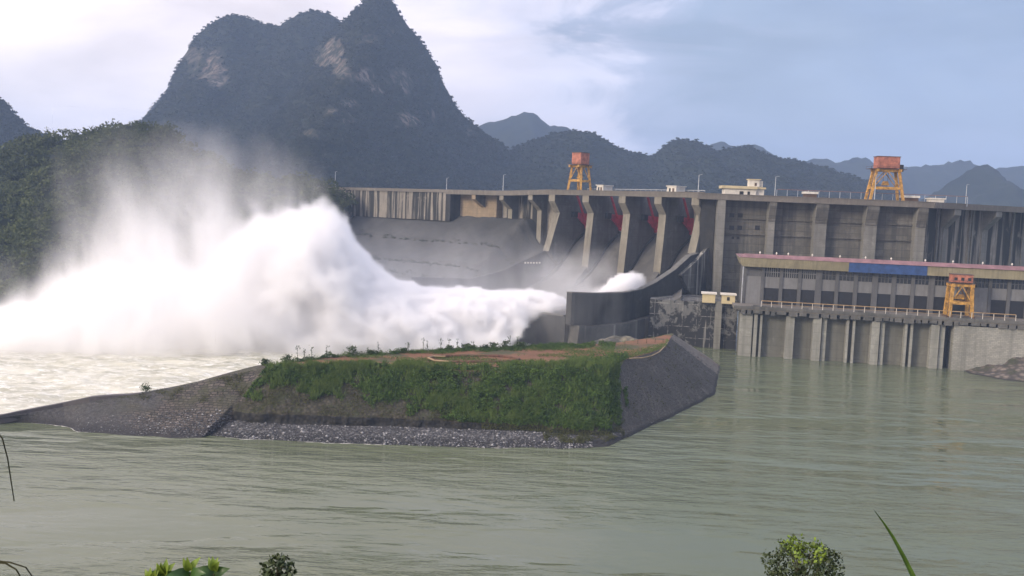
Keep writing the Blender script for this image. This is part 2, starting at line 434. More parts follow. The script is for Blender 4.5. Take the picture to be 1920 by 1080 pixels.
r2, r2v = hill('ridge', [(900, 330), (960, 280), (1000, 262), (1040, 252), (1062, 246), (1095, 247), (1115, 252), (1135, 262), (1150, 272), (1175, 282), (1200, 290), (1222, 292), (1240, 277), (1262, 264), (1285, 262), (1312, 268), (1330, 276), (1345, 284), (1372, 278),
                (1392, 274), (1412, 277), (1432, 288), (1450, 296), (1490, 300), (1520, 306), (1560, 318), (1600, 332), (1650, 346), (1720, 380)], 1450, 400, 250, 40, m_far, 7, noise=18, nscale=80, bumpy=3.4, seed=25, bump_s=11)
hill('ridge', [(1250, 330), (1335, 270), (1352, 265), (1372, 275), (1395, 273), (1412, 271), (1430, 276), (1460, 296), (1510, 302), (1530, 297), (1550, 297), (1565, 305), (1590, 302), (1612, 296), (1628, 298), (1645, 310), (1690, 316), (1740, 312),
                (1790, 303), (1812, 303), (1835, 314), (1870, 318), (1900, 312), (1920, 311), (1960, 300), (2050, 340)], 2700, 500, 300, 40, m_far, 12, noise=28, nscale=150, bumpy=5, seed=29, bump_s=20)
hill('ridge', [(1700, 385), (1760, 358), (1790, 338), (1812, 322), (1835, 310), (1850, 308), (1866, 316), (1885, 336), (1910, 352), (1950, 360), (2050, 400)], 1750, 300, 200, 40, m_far, 7, noise=18, nscale=80, bumpy=3.2, seed=33, bump_s=11)
kf, kfv = hill('ridge', [(-260, 150), (-80, 130), (-20, 170), (0, 188), (14, 196), (25, 212), (38, 228), (55, 240), (80, 255), (120, 275), (200, 330)], 1150, 340, 200, 20, m_karst, 4.6, noise=12, nscale=50, bumpy=2.4, seed=37)
# the wooded hill that carries the left abutment
m_nearhill = rock_forest_mat('forest floor', (.016, .022, .009), (.030, .038, .015), (.07, .065, .055), .12)
nh, nhv = hill('wooded_hill', [(-500, 250), (-200, 262), (0, 292), (40, 272), (90, 262), (140, 262), (190, 254), (225, 243), (250, 241), (290, 246), (318, 254), (335, 272), (365, 288), (400, 306), (430, 326), (470, 338), (540, 346), (600, 352), (660, 380)], 540, 190, 90, -2, m_nearhill, 2.6,
      noise=8, nscale=45, power=1.1, bumpy=1.6, seed=41)
# the canopy: crowns made of leaf clumps, standing all over the hill
m_forest = leaf_mat('forest leaves', (.028, .038, .011), (.072, .086, .026), .025, fine=.4)
m_forest_far = leaf_mat('far forest leaves', (.009, .013, .008), (.022, .027, .015), .02, fine=.2)
def canopy(name, v, zmin, count, rad, leaf, per, mat, seed, ymax, up=.5, facing=None):
    rs = np.random.RandomState(seed)
    ok = np.where((v[:, 2] > zmin) & (v[:, 1] < ymax))[0]
    c = v[rs.choice(ok, count)]
    r = rs.uniform(rad[0], rad[1], count)
    c = c + np.stack([rs.uniform(-2, 2, count), rs.uniform(-2, 2, count), r * up], 1)
    dirs = rs.normal(0, 1, (count, per, 3)); dirs /= np.linalg.norm(dirs, axis=2)[:, :, None]
    dirs[:, :, 2] = np.abs(dirs[:, :, 2]) * .8 + dirs[:, :, 2] * .2
    lump = 1 + .35 * fbm(dirs[:, :, 0] * 2 + np.arange(count)[:, None], dirs[:, :, 1] * 2, dirs[:, :, 2] * 2, 2)
    rr = r[:, None] * lump * rs.uniform(.72, 1.0, (count, per))
    p = c[:, None, :] + dirs * rr[:, :, None] * np.array([1, 1, .85])
    o = leaf_mesh(name, p.reshape(-1, 3), leaf, mat, seed=seed, aspect=.8)
    o['kind'] = 'stuff'; tag(o, None)
    return o
fo = canopy('forest', nhv, 4, 4200, (1.8, 5.6), 1.25, 80, m_forest, 5, 575)
tag(fo, 'dark green forest covering the hill at the left end of the dam', 'forest')
sky_v = kmv
for nm, vv_, D, sd in (('forest', klv, 1630, 6), ('forest', kmv, 1480, 7), ('forest', kfv, 1180, 8), ('forest', r2v, 1480, 9)):
    # trees on the steep faces; thicker and taller along the skyline
    o = canopy(nm, vv_, 60, 14000, (1.6, 4.0) if sd != 9 else (1.4, 3.0), 2.3 if sd != 9 else 1.9, 14, m_forest_far, sd, D, up=.0)
    tag(o, 'blue hazy trees on the karst slopes', 'forest')
# ------------------------------------------------------------------ dam, spillway, power station
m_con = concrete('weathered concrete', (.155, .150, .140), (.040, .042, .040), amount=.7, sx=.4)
m_pier = concrete('pier concrete', (.275, .25, .20), (.11, .10, .085), streak=(.46, .66), amount=.7, sx=.6, lines=0)  # nose faces only: their own tone with some sunlight put into the colour
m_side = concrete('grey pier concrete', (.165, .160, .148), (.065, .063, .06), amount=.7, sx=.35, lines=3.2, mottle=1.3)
m_streak = concrete('streaked old concrete', (.30, .27, .23), (.016, .017, .016), streak=(.44, .52), amount=.97, sx=.36, lines=0, blotch=.2)
m_warm_lit = concrete('warm lit concrete', (.34, .26, .17), (.14, .11, .08), amount=.4, sx=.4, lines=2.6)  # warm sunlight on this stretch of wall put into its colour
m_deck = concrete('deck concrete', (.20, .18, .155), (.09, .085, .08), amount=.5, sx=.8, lines=0)
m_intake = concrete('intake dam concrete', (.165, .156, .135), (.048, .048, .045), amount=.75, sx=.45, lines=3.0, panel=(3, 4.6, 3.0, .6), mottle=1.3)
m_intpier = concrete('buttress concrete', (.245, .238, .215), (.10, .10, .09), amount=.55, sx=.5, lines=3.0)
m_wet_shade = concrete('wet and shaded dark concrete', (.046, .045, .044), (.012, .012, .013), amount=.8, sx=.35, lines=0, mottle=1.6)  # wet walls; at the bucket end the dark colour stands in for shade
m_chute = concrete('chute concrete', (.13, .125, .118), (.05, .05, .05), amount=.5, sx=.25, lines=0)
m_stain = concrete('stained abutment concrete', (.115, .115, .11), (.014, .014, .015), streak=(.40, .50), amount=.96, sx=.16, light=(.40, .39, .36), lines=0, panel=(10.4, 7, 5, 2.2), mottle=1.4)
def abut_mat():
    m, nt, N, L, b = new_mat('blackened abutment concrete')
    n1 = noise_node(nt, .24, 9, .72, dist=.15, sc=(1, 1, .8)); n2 = noise_node(nt, .7, 6, .7, sc=(1, 1, .25)); n3 = noise_node(nt, .45, 5, .6, sc=(1, 1, .08)); n4 = noise_node(nt, .22, 7, .7)
    col = mixcol(nt, maprange(nt, n2, .35, .65), (.10, .10, .098), (.17, .168, .16))
    gpo = N.new('ShaderNodeNewGeometry'); spo = N.new('ShaderNodeSeparateXYZ'); L.new(gpo.outputs['Position'], spo.inputs[0])
    lowm = maprange(nt, spo.outputs[2], 2, 17, .10, -.02)
    ad = N.new('ShaderNodeMath'); ad.operation = 'ADD'; L.new(n1, ad.inputs[0]); L.new(lowm, ad.inputs[1])
    col = mixcol(nt, maprange(nt, ad.outputs[0], .47, .53, 0, .95), col, (.015, .015, .017))
    tcp = N.new('ShaderNodeTexCoord'); mpp = N.new('ShaderNodeMapping'); L.new(tcp.outputs['Object'], mpp.inputs[0]); mpp.inputs['Rotation'].default_value = (0, 0, math.radians(10.4))
    s_ = N.new('ShaderNodeSeparateXYZ'); L.new(mpp.outputs[0], s_.inputs[0]); cc = N.new('ShaderNodeCombineXYZ'); L.new(s_.outputs[0], cc.inputs[0]); L.new(s_.outputs[2], cc.inputs[1])
    bk = N.new('ShaderNodeTexBrick'); L.new(cc.outputs[0], bk.inputs[0]); bk.inputs['Scale'].default_value = 1; bk.offset = 0; bk.inputs['Brick Width'].default_value = 5.2; bk.inputs['Row Height'].default_value = 4.2; bk.inputs['Mortar Size'].default_value = .18; bk.inputs['Mortar Smooth'].default_value = .9
    q = N.new('ShaderNodeMath'); q.operation = 'MULTIPLY'; L.new(bk.outputs['Fac'], q.inputs[0]); L.new(maprange(nt, n4, .46, .60, 0, .75), q.inputs[1])
    col = mixcol(nt, q.outputs[0], col, (.36, .35, .33))
    col = mixcol(nt, maprange(nt, n3, .62, .70, 0, .6), col, (.33, .32, .30))
    L.new(col, b.inputs['Base Color']); b.inputs['Roughness'].default_value = .9; return m
m_abut = abut_mat()
m_dark = plain('dark opening', (.012, .012, .015), .5)
m_red = plain('gate red paint', (.42, .025, .045), .55, var=.3)
m_skin = plain('weathered gate plate', (.42, .25, .25), .7, var=.3)
m_white = plain('white wall paint', (.62, .58, .52), .7, var=.12)
m_cream = plain('cream paint', (.50, .42, .26), .6, var=.1, scale=.3)
m_pale = plain('pale metal', (.45, .47, .50), .4, .3)

def dtop(a): return float(np.interp(a, [-276, -239, -107, -80, 4], [56.6, 56.4, 56.8, 57.9, 58.4]))
def dstrip(mb, F, a0, a1, o0, o1, zlo, zhi, n=1, fz=None):
    fz = fz or (lambda a: CREST)
    e = np.linspace(a0, a1, n + 1)
    for k in range(n):
        p, q = e[k], e[k + 1]
        mb.hexa([F.pt(p, o0, fz(p) + zlo), F.pt(q, o0, fz(q) + zlo), F.pt(q, o1, fz(q) + zlo), F.pt(p, o1, fz(p) + zlo),
                 F.pt(p, o0, fz(p) + zhi), F.pt(q, o0, fz(q) + zhi), F.pt(q, o1, fz(q) + zhi), F.pt(p, o1, fz(p) + zhi)])
    return mb
heads = [F1.hit(x, 366, 0)[0] for x in (1030, 1093, 1161, 1228, 1298)]
PW = 3.6
# --- spillway
sp = thing('spillway', F1.pt(-38, -14, 0), 'concrete spillway with five cream nosed piers, four red gates and a chute', 'spillway')
dk = MB()
dstrip(dk, F1, -80, 4.2, -13, .5, -2.3, -1.15, 8, dtop)
dk.build('road_deck', m_deck, sp)
pr = MB(); dstrip(pr, F1, -80, 4.2, .1, .55, -1.15, 0, 8, dtop); dstrip(pr, F1, -80, 4.2, .55, .75, -.2, .05, 8, dtop); dstrip(pr, F1, -80, 4.2, .55, .7, -1.15, -.95, 8, dtop)
pr.build('parapet', m_deck, sp)
prof_lo = [(2.9, 29.6, -6, 22), (-1.4, 23.0, -2, 20), (-.9, 21.0, 0, 18), (-1.6, 23.5, 2, 16), (1.2, 33.2, -4, 17)]
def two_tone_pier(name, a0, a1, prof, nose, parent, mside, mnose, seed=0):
    """pier prism whose downstream face polygons are lighter: own tone plus sunlight put into the colour"""
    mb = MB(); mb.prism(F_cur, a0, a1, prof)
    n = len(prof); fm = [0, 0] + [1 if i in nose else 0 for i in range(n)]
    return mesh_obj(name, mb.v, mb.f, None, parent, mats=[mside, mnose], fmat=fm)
F_cur = F1
for i, s0 in enumerate(heads):
    dz = dtop(s0) - 2.3
    ob, zb, ob2, zb2 = prof_lo[i]
    kn = (-3.8, 48.2 + (i - 2) * .4)
    prof = [(-32, 30), (-32, dz), (0.25, dz), (0.25, dz - 3.0), kn, (ob, zb), (ob2 - 6, zb2 - 4), (-14, 22)]
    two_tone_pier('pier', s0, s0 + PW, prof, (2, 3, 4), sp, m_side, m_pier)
# chute floor: ogee and bucket
ch = MB()
cprof = [(-40, 30), (-40, 38), (-31, 40.6), (-26, 40.2), (-21.6, 37.4), (-17, 34.4), (-13, 31), (-8.8, 26.3), (-3.8, 21.4), (3, 17.2), (14, 13.2), (28, 10.6), (45, 9.4), (62, 9.6), (75, 11.0), (82.5, 12.6), (83, 12.2), (83, -3), (-40, -3)]
ch.prism(F1, heads[0] + PW * .5, heads[4] + PW * .5, cprof)
ch.build('chute', m_chute, sp)
# dark strip where each pier meets the chute
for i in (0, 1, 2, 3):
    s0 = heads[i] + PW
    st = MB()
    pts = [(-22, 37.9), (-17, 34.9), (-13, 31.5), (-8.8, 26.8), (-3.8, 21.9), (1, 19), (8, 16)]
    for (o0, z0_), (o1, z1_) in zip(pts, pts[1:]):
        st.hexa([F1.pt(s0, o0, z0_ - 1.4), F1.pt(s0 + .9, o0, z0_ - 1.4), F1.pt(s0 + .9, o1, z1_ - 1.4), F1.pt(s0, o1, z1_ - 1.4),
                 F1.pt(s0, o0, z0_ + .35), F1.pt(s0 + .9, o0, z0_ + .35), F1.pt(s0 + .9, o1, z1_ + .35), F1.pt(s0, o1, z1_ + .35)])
    st.build('dark_strip', m_wet_shade, sp)
# lower pier walls below the noses that fade into the chute
for i in (1, 2, 3):
    s0 = heads[i]
    w = MB(); w.prism(F1, s0 + .4, s0 + PW - .4, [(-10, 20), (-4, 26), (prof_lo[i][0] - .5, prof_lo[i][1] + 1), (6, 17.5), (10, 13), (-4, 13)])
    w.build('divide_wall', m_chute, sp)
# gates
bw = MB(); dstrip(bw, F1, heads[0] + PW, heads[4], -30, -28.5, -9.5, -2.3, 1, dtop); bw.build('breast_wall', m_side, sp)
for i in range(4):
    a0, a1 = heads[i] + PW + .15, heads[i + 1] - .15
    gt = thing('gate', (0, 0, 0), None, None); gt.parent = sp
    cz, co, R = 47.0, -14.5, 11.5
    sk = MB(); angs = [math.radians(q) for q in range(-38, 42, 8)]
    for q0, q1 in zip(angs, angs[1:]):
        p = [(co - R * math.cos(q0), cz + R * math.sin(q0)), (co - R * math.cos(q1), cz + R * math.sin(q1)), (co - (R + .5) * math.cos(q1), cz + (R + .5) * math.sin(q1)), (co - (R + .5) * math.cos(q0), cz + (R + .5) * math.sin(q0))]
        sk.prism(F1, a0, a1, p)
    sk.build('gate_leaf', m_skin, gt)
    gb = MB()
    for q in (-34, -18, -4):
        q = math.radians(q)
        for dr in (0,):
            gb.bar(F1.pt(a0, co - (R - .7) * math.cos(q), cz + (R - .7) * math.sin(q)), F1.pt(a1, co - (R - .7) * math.cos(q), cz + (R - .7) * math.sin(q)), 1.3, 1.3)
    for k in range(7):
        a = a0 + (a1 - a0) * (k + .5) / 7
        for q0, q1 in ((-36, -20), (-20, -3)):
            q0, q1 = math.radians(q0), math.radians(q1)
            gb.bar(F1.pt(a, co - (R - .5) * math.cos(q0), cz + (R - .5) * math.sin(q0)), F1.pt(a, co - (R - .5) * math.cos(q1), cz + (R - .5) * math.sin(q1)), .5, .9)
    gb.build('girder', m_red, gt)
    for a in (a0 + .8, a1 - .9):
        ar = MB()
        qa, qb = math.radians(-36), math.radians(2)
        tri = [(co, cz + .8), (co - .4, cz - .8), (co - (R - .3) * math.cos(qa), cz + (R - .3) * math.sin(qa)), (co - (R - .3) * math.cos(qb), cz + (R - .3) * math.sin(qb))]
        ar.prism(F1, a - .35, a + .35, tri)
        ar.build('gate_arm', m_red, gt)
    for a in (a0 + 1.9, a1 - 1.9):
        cy = MB(); cy.tube([F1.pt(a, -13.6, 56.0), F1.pt(a, -19.5, 46.0)], .55, 8); cy.build('hoist_cylinder', m_red, gt)
    tb = MB(); tb.fbox(F1, a0 - .1, a0 + 1.4, -15.5, -12.3, 45.6, 48.2); tb.build('trunnion_block', m_wet_shade, gt)
# right training wall and foundation
sE = heads[4]
tw = MB()
tp = [(-8, 34), (1, 33.4), (7.2, 32.4), (18, 27.0), (31, 22.4), (40, 20.2), (50, 19.3), (66, 19.6), (83, 20.6)]
bt = [(83, 9.5), (70, 8.6), (52, 8.4), (34, 10.1), (14, 13.5), (-8, 18.0)]
n = len(tp); tw.prism(F1, sE + PW - .6, sE + PW + 1.6, tp + bt)
tw.build('training_wall', m_wet_shade, sp)
cp = MB()
for (o0, z0_), (o1, z1_) in zip(tp[1:], tp[2:]):
    cp.hexa([F1.pt(sE + PW - .8, o0, z0_ + .02), F1.pt(sE + PW + 1.75, o0, z0_ + .02), F1.pt(sE + PW + 1.75, o1, z1_ + .02), F1.pt(sE + PW - .8, o1, z1_ + .02),
             F1.pt(sE + PW - .8, o0, z0_ + .3), F1.pt(sE + PW + 1.75, o0, z0_ + .3), F1.pt(sE + PW + 1.75, o1, z1_ + .3), F1.pt(sE + PW - .8, o1, z1_ + .3)])
cp.build('wall_coping', m_side, sp)
lw = MB(); lw.prism(F1, heads[0] - 1.0, heads[0] + 1.2, [(-8, 34), (3, 29.5), (18, 25), (31, 21), (50, 18), (83, 19.6), (83, 2), (-8, 14)])
lw.build('training_wall', m_wet_shade, sp)
fd = MB(); fd.prism(F1, sE + PW - .7, sE + PW + 3.6, [(-10, 17.8), (14, 13.3), (34, 9.9), (52, 8.2), (70, 8.4), (80.5, 9.2), (82, -3), (-10, -3)])
fd.build('foundation', concrete('foundation concrete', (.115, .11, .10), (.04, .04, .04), amount=.7, sx=.2, light=(.22, .21, .19), lines=0, mottle=1.4), sp)
ef = MB(); ef.fbox(F1, heads[0] - 1.0, sE + PW - .71, 82.6, 83.12, -3, 12.0); ef.build('bucket_shade_face', m_wet_shade, sp)  # plate added so its dark colour gives the shade under the jet
# fractured slope between training wall and pier
rub = MB(); rub.prism(F1, sE + PW + 1.6, sE + PW + 3.2, [(-14, 34), (-6, 37.5), (4, 31), (16, 25), (5, 14), (-14, 15)])
rub.build('buttress_slope', m_stain, sp)

# --- left dam: streaked wall, corbelled piers, deck
ld = thing('dam_wall', F1.pt(-175, 0, 40), 'long streaked concrete dam wall left of the spillway', 'dam wall')
w = MB(); dstrip(w, F1, -330, -147, -10, -.6, -16, -1.6, 18, lambda a: dtop(max(a, -276))); w.build('wall', m_streak, ld)
w = MB(); dstrip(w, F1, -147, -143.6, -10, .3, -16, -1.6, 1, dtop); w.build('joint_column', m_wet_shade, ld)
w = MB(); dstrip(w, F1, -143.6, -118, -14, -7, -16, -2.3, 1, dtop); w.build('wall', m_warm_lit, ld)
w = MB(); dstrip(w, F1, -118, heads[0], -16, -11, -26, -2.3, 1, dtop); w.build('wall', m_streak, ld)
dk = MB(); dstrip(dk, F1, -330, -147.01, -9, .1, -1.6, -.9, 18, lambda a: dtop(max(a, -276))); dstrip(dk, F1, -147, -80.02, -13, .5, -2.3, -1.1, 6, dtop); dk.build('road_deck', m_deck, ld)
pr = MB(); dstrip(pr, F1, -330, -147.01, -.35, .1, -.9, 0, 18, lambda a: dtop(max(a, -276))); dstrip(pr, F1, -147, -80.02, .1, .5, -1.1, 0, 6, dtop); pr.build('parapet', m_deck, ld)
for hx, ko, zb in ((885, -7.5, 43.4), (937, -6.4, 35), (991, -6.8, 25)):
    s0 = F1.hit(hx, 366, 0)[0]; dz = dtop(s0) - 2.3
    prof = [(-14, zb - 4), (-14, dz), (.2, dz), (.2, dz - 2.2), (ko, 48.0), (ko - .2, zb), (ko - 2, zb - 3)]
    two_tone_pier('corbel_pier', s0, s0 + 2.7, prof, (2, 3, 4), ld, m_side, m_pier if hx != 885 else m_warm_lit)

# --- rockfill embankment below the left dam
m_fill = plain('rockfill', (.082, .082, .082), .95, var=.25, scale=.5)
def fill_mat():
    m, nt, N, L, b = new_mat('rockfill slope')
    n = noise_node(nt, .05, 6, .6); f = noise_node(nt, .9, 6, .75)
    col = mixcol(nt, maprange(nt, n, .35, .65), (.046, .047, .048), (.084, .083, .081))
    col = mixcol(nt, maprange(nt, f, .35, .7, 0, .6), col, (.04, .042, .045))
    v = noise_node(nt, .09, 7, .7)
    col = mixcol(nt, maprange(nt, v, .62, .70, 0, .8), col, (.022, .026, .016))
    L.new(col, b.inputs['Base Color']); b.inputs['Roughness'].default_value = .95
    bump(nt, b, f, .8, .4); return m
m_fill = fill_mat()
ep = [(-12, 43.5), (-6.2, 43.5), (11, 31.8), (11.4, 30.6), (13.2, 30.4), (27, 22.0), (27.3, 20.4), (30.5, 20.2), (64, -2)]
aa = np.arange(-250, -77, 1.6); rows = []
for k in range(len(ep) - 1):
    (o0, z0_), (o1, z1_) = ep[k], ep[k + 1]; m_ = max(1, int(math.hypot(o1 - o0, z1_ - z0_) / 1.3))
    rows += [(o0 + (o1 - o0) * j / m_, z0_ + (z1_ - z0_) * j / m_) for j in range(m_)]
rows.append(ep[-1]); rows = np.array(rows)
A_, J = np.meshgrid(aa, np.arange(len(rows)), indexing='ij')
OO = rows[J, 0]; ZZ = rows[J, 1]
drop = np.clip((A_ + 97) / 9, 0, 1) ** .9 * 13 + fbm(A_ / 5, OO / 5, 9, 4) * 2.5 * np.clip((A_ + 103) / 10, 0, 1)
ZZ = ZZ - drop * np.clip(1 - (OO + 12) / 90, 0, 1) + fbm(A_ / 3, OO / 3, 0, 4) * .55 + fbm(A_ / 14, OO / 14, 3, 3) * .8 * np.clip((OO + 6) / 6, 0, 1)
ZZ = ZZ - np.clip((-222 - A_) / 4, 0, 1) * 1.6
vx = F1.O.x + F1.u.x * A_ + F1.n.x * OO; vy = F1.O.y + F1.u.y * A_ + F1.n.y * OO
mesh_obj('rockfill_slope', np.stack([vx, vy, ZZ], -1).reshape(-1, 3), grid_faces(len(aa), len(rows)), m_fill)['kind'] = 'structure'
m_scrub = leaf_mat('dark scrub', (.018, .026, .012), (.040, .050, .022), .3)
rs = np.random.RandomState(3); pts = []
for k in range(420):
    a = rs.uniform(-232, -80); o = rs.choice([12.5, 29.5, 29.5, 38, 45]) + rs.normal(0, .8)
    j = np.argmin(np.abs(rows[:, 0] - o)); 
    if 38 <= o and not (-108 < a < -86 or -150 < a < -120): continue
    ii = int(np.clip((a + 250) / 1.6, 0, len(aa) - 1)); z = ZZ[ii, j]
    c = F1.pt(a, o, z); r = rs.uniform(.3, .9) * (2.0 if -104 < a < -88 and o > 35 else 1)
    pts += [(c.x + rs.normal(0, r), c.y + rs.normal(0, r), c.z + abs(rs.normal(0, r * .7))) for _ in range(26)]
leaf_mesh('scrub', pts, .55, m_scrub, seed=9)
tag(bpy.data.objects['scrub'], 'dark scrub growing along the berms of the grey rockfill slope', 'scrub', kind='stuff')
gp = thing('guard_stones', F1.pt(-95, 31, 21), 'short row of small white guard stones on the lower berm', 'guard stones')
for k in range(6):
    a, z = F1.hit(985 + k * 5.4, 492, 28.5)
    mb = MB(); mb.fbox(F1, a - .25, a + .25, 28.3, 28.8, z - .5, z + .15); mb.build('stone', m_white, gp)

# --- intake dam behind the power station
idm = thing('intake_dam', F2.pt(45, -10, 17), 'tall grey intake dam with buttresses rising behind the power station', 'dam')
a_end2 = _a2
w = MB(); w.fbox(F2, -3, a_end2, -20, -6, 10, 55.8); w.build('wall', m_intake, idm)
w = MB()
for z in (48.4, 42.0): w.fbox(F2, 7.2, a_end2, -6, -5.3, z - .25, z + .25)
w.build('ledge', m_intake, idm)
w = MB(); w.fbox(F2, -2.6, 3.3, -6, -3.6, 14, 55.6); w.build('recess_wall', m_wet_shade, idm)
w = MB(); w.fbox(F2, -4.6, a_end2, -13, .4, 55.6, 56.9); w.build('road_deck', m_deck, idm)
w = MB(); w.fbox(F2, -4.6, a_end2, 0, .4, 56.9, 58.0); w.fbox(F2, -4.6, a_end2, .4, .6, 57.8, 58.05); w.build('parapet', m_deck, idm)
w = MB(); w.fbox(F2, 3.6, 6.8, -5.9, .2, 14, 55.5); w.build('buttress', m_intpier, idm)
for x0, x1 in ((1443, 1456), (1531, 1554), (1626, 1649), (1722, 1741)):
    s0, s1 = F2.hit(x0, 400, 0)[0], F2.hit(x1, 400, 0)[0]
    mb = MB(); prof = [(-6, 20), (-6, 55.5), (0.1, 55.5), (0.1, 54), (-1.6, 48.6), (-1.6, 47.8), (-2.0, 47.8), (-2.0, 20)]
    mb.prism(F2, s0, s1, prof); fm = [0, 0, 1, 1, 1, 1, 1, 0, 0, 0]
    mesh_obj('buttress', mb.v, mb.f, None, idm, mats=[m_intpier, m_intake], fmat=fm)
for px, py in ((1372, 404), (1388, 404), (1372, 427), (1387, 427), (1420, 427), (1374, 446), (1384, 446)):
    a, z = F2.hit(px, py, -5.9); mb = MB(); s = 1.6 if py < 440 else .9
    mb.fbox(F2, a - s * .6, a + s * .6, -6, -5.85, z - s * .55, z + s * .55); mb.build('window', m_dark, idm)
# right end, turning back
w = MB(); w.fbox(F3, 0, 130, -20, -6, 6, 55.8); w.build('wall', m_streak, idm)
w = MB(); w.fbox(F3, 0.2, 130, -13, .4, 55.6, 56.9); w.build('road_deck', m_deck, idm)
w = MB(); w.fbox(F3, 0.3, 130, 0, .4, 56.9, 58.0); w.build('parapet', m_deck, idm)
F_cur = F3
for hx, wd in ((1790, 4.0), (1868, 4.0), (1945, 4)):
    s0 = F3.hit(hx, 395, 0)[0]
    prof = [(-7, 14), (-7, 55.5), (0.2, 55.5), (0.2, 53.2), (-5.6, 47.5), (-5.6, 14)]
    mb = MB(); mb.prism(F3, s0, s0 + wd, prof)
    mesh_obj('corbel_pier', mb.v, mb.f, m_intpier, idm)
w = MB()
for px in (1757, 1768, 1817, 1822, 1898):
    a = F3.hit(px, 430, -5.5)[0]; w = MB(); w.fbox(F3, a, a + .8, -5.99, -5.2, 30, 55.5); w.build('pipe', m_intpier, idm)
pass

# --- abutment between spillway and power station
ab = thing('abutment_wall', F4.pt(-18, -16, -1), 'black and white stained concrete abutment between chute and power station', 'abutment')
w = MB(); w.fbox(F4, -35.5, -3.2, -46, -16, -3, 17.0)
w.build('wall', m_abut, ab)
w = MB(); a0 = F4.hit(1340, 600, -15)[0]; w.fbox(F4, a0, a0 + 2.4, -16, -14.2, -3, 17.6); w.build('column', m_intpier, ab)
w = MB(); w.hexa([F4.pt(-35.5, -16, -3), F4.pt(-27, -16, -3), F4.pt(-27, -46, -3), F4.pt(-35.5, -46, -3), F4.pt(-35.4, -16.2, 11), F4.pt(-24, -16.2, 18.5), F4.pt(-24, -46, 20), F4.pt(-35.4, -46, 12)])
w.build('wing', m_chute, ab)
m_cabin = plain('cream cabin paint', (.52, .43, .25), .7, var=.08)
for k, (x0, x1, lab) in enumerate(((1317, 1341, 'left of two cream cabins, plain and windowless, on the abutment top'), (1353, 1378, 'right of two cream cabins, with a small window, on the abutment top'))):
    a0, a1 = F4.hit(x0, 558, -15)[0], F4.hit(x1, 558, -15)[0]
    t = thing('cabin', F4.pt((a0 + a1) / 2, -16, 17.0), lab, 'cabin', 'cream cabins on the abutment')
    mb = MB(); mb.fbox(F4, a0, a1, -18.5, -13.6, 17.62 if False else 17.02, 20.2); mb.build('wall', m_cabin, t)
    mb = MB(); mb.fbox(F4, a0 - .5, a1 + .5, -19, -13.1, 20.2, 20.7); mb.build('roof', m_white, t)
    if k == 1:
        mb = MB(); am = (a0 + a1) / 2; mb.fbox(F4, am - .5, am + .5, -13.6, -13.5, 18.2, 19.5); mb.build('window', m_dark, t)
    mb = MB(); mb.fbox(F4, a0 + .3, a1 - .3, -16.0, -13.8, 16.4, 17.0); mb.build('support', m_wet_shade, t)

# --- power station
ps = thing('power_station', F4.pt(50, -22, 17), 'long grey power station with pink and cream roof edge and blue panel', 'power station')
PO = -13.0
def zx(py, o=PO): return F4.hit(1640, py, o)[1]
def ax(px, o=PO): return F4.hit(px, 540, o)[0]
def rx(q): return q / 2.595 + 1180
zR, zPk, zFb, zWb, zPb, zD = zx(486.2, -11), zx(494, -11), zx(511.5, -11), zx(529.4), zx(550.6), 18.0
aL, aR = ax(rx(555)), ax(2080)
m_grey = concrete('grey render', (.125, .125, .13), (.06, .06, .06), amount=.5, sx=.9, lines=0)
m_panel = concrete('pale grey panel', (.205, .205, .21), (.11, .11, .11), amount=.4, sx=.9, lines=0, mottle=.6)
m_glass = plain('dark window glass', (.025, .027, .032), .15, var=.4, scale=1.2)
m_pink = plain('faded pink roof sheet', (.21, .115, .125), .8, var=.22, scale=.35)
m_blue = plain('blue sign panel', (.022, .058, .18), .6, var=.25)
m_fasc = concrete('cream fascia', (.30, .265, .17), (.15, .13, .09), amount=.6, sx=1.2, lines=0)
w = MB(); w.fbox(F4, aL, aR, -40, PO - .6, 14, zFb + .5); w.build('wall', m_grey, ps)
bays = [(655, 728), (745, 818), (835, 904), (935, 1000), (1018, 1090), (1110, 1180), (1208, 1275), (1297, 1370), (1388, 1455), (1485, 1550), (1572, 1640), (1680, 1748), (1765, 1840), (1858, 1930), (1950, 2020), (2040, 2110), (2130, 2200)]
edges = []
pb = ax(rx(568)), ax(rx(638))
w = MB(); w.fbox(F4, pb[0], pb[1], PO - .6, PO - .25, 16, zWb); w.build('wall_panel', m_panel, ps)
prev = pb[1]
for k, (b0, b1) in enumerate(bays):
    a0, a1 = ax(rx(b0)), ax(rx(b1))
    w = MB(); w.fbox(F4, prev, a0, PO - .6, PO + .15, 14, zFb + .3); w.build('pilaster', m_grey, ps)
    prev = a1
    w = MB(); zb_ = 14 if k == 11 else zPb
    w.fbox(F4, a0, a1, PO - .6, PO - .22, zb_, zWb); w.build('wall_panel', m_panel, ps)
    if zb_ > 15:
        w = MB(); w.fbox(F4, a0, a1, PO - .6, PO - .5, 14, zPb - .02); w.build('opening', m_dark, ps)
    w = MB(); w.fbox(F4, a0, a1, PO - .6, PO - .5, zWb + .02, zFb + .3); wd = w.build('window', m_glass, ps)
    mm = MB()
    for j in range(1, 7 if k < 3 else 4):
        a = a0 + (a1 - a0) * j / (7 if k < 3 else 4); mm.fbox(F4, a - .12, a + .12, PO - .5, PO - .35, zWb + .02, zFb + .3)
    mm.fbox(F4, a0, a1, PO - .5, PO - .33, (zWb + zFb) / 2 - .1, (zWb + zFb) / 2 + .1)
    mm.build('mullion', m_grey if k > 2 else m_panel, wd)
    if k in (1, 4, 6):   # a pale patch in a dark opening
        pass
w = MB(); w.fbox(F4, prev, aR, PO - .6, PO + .15, 14, zFb + .3); w.build('pilaster', m_grey, ps)
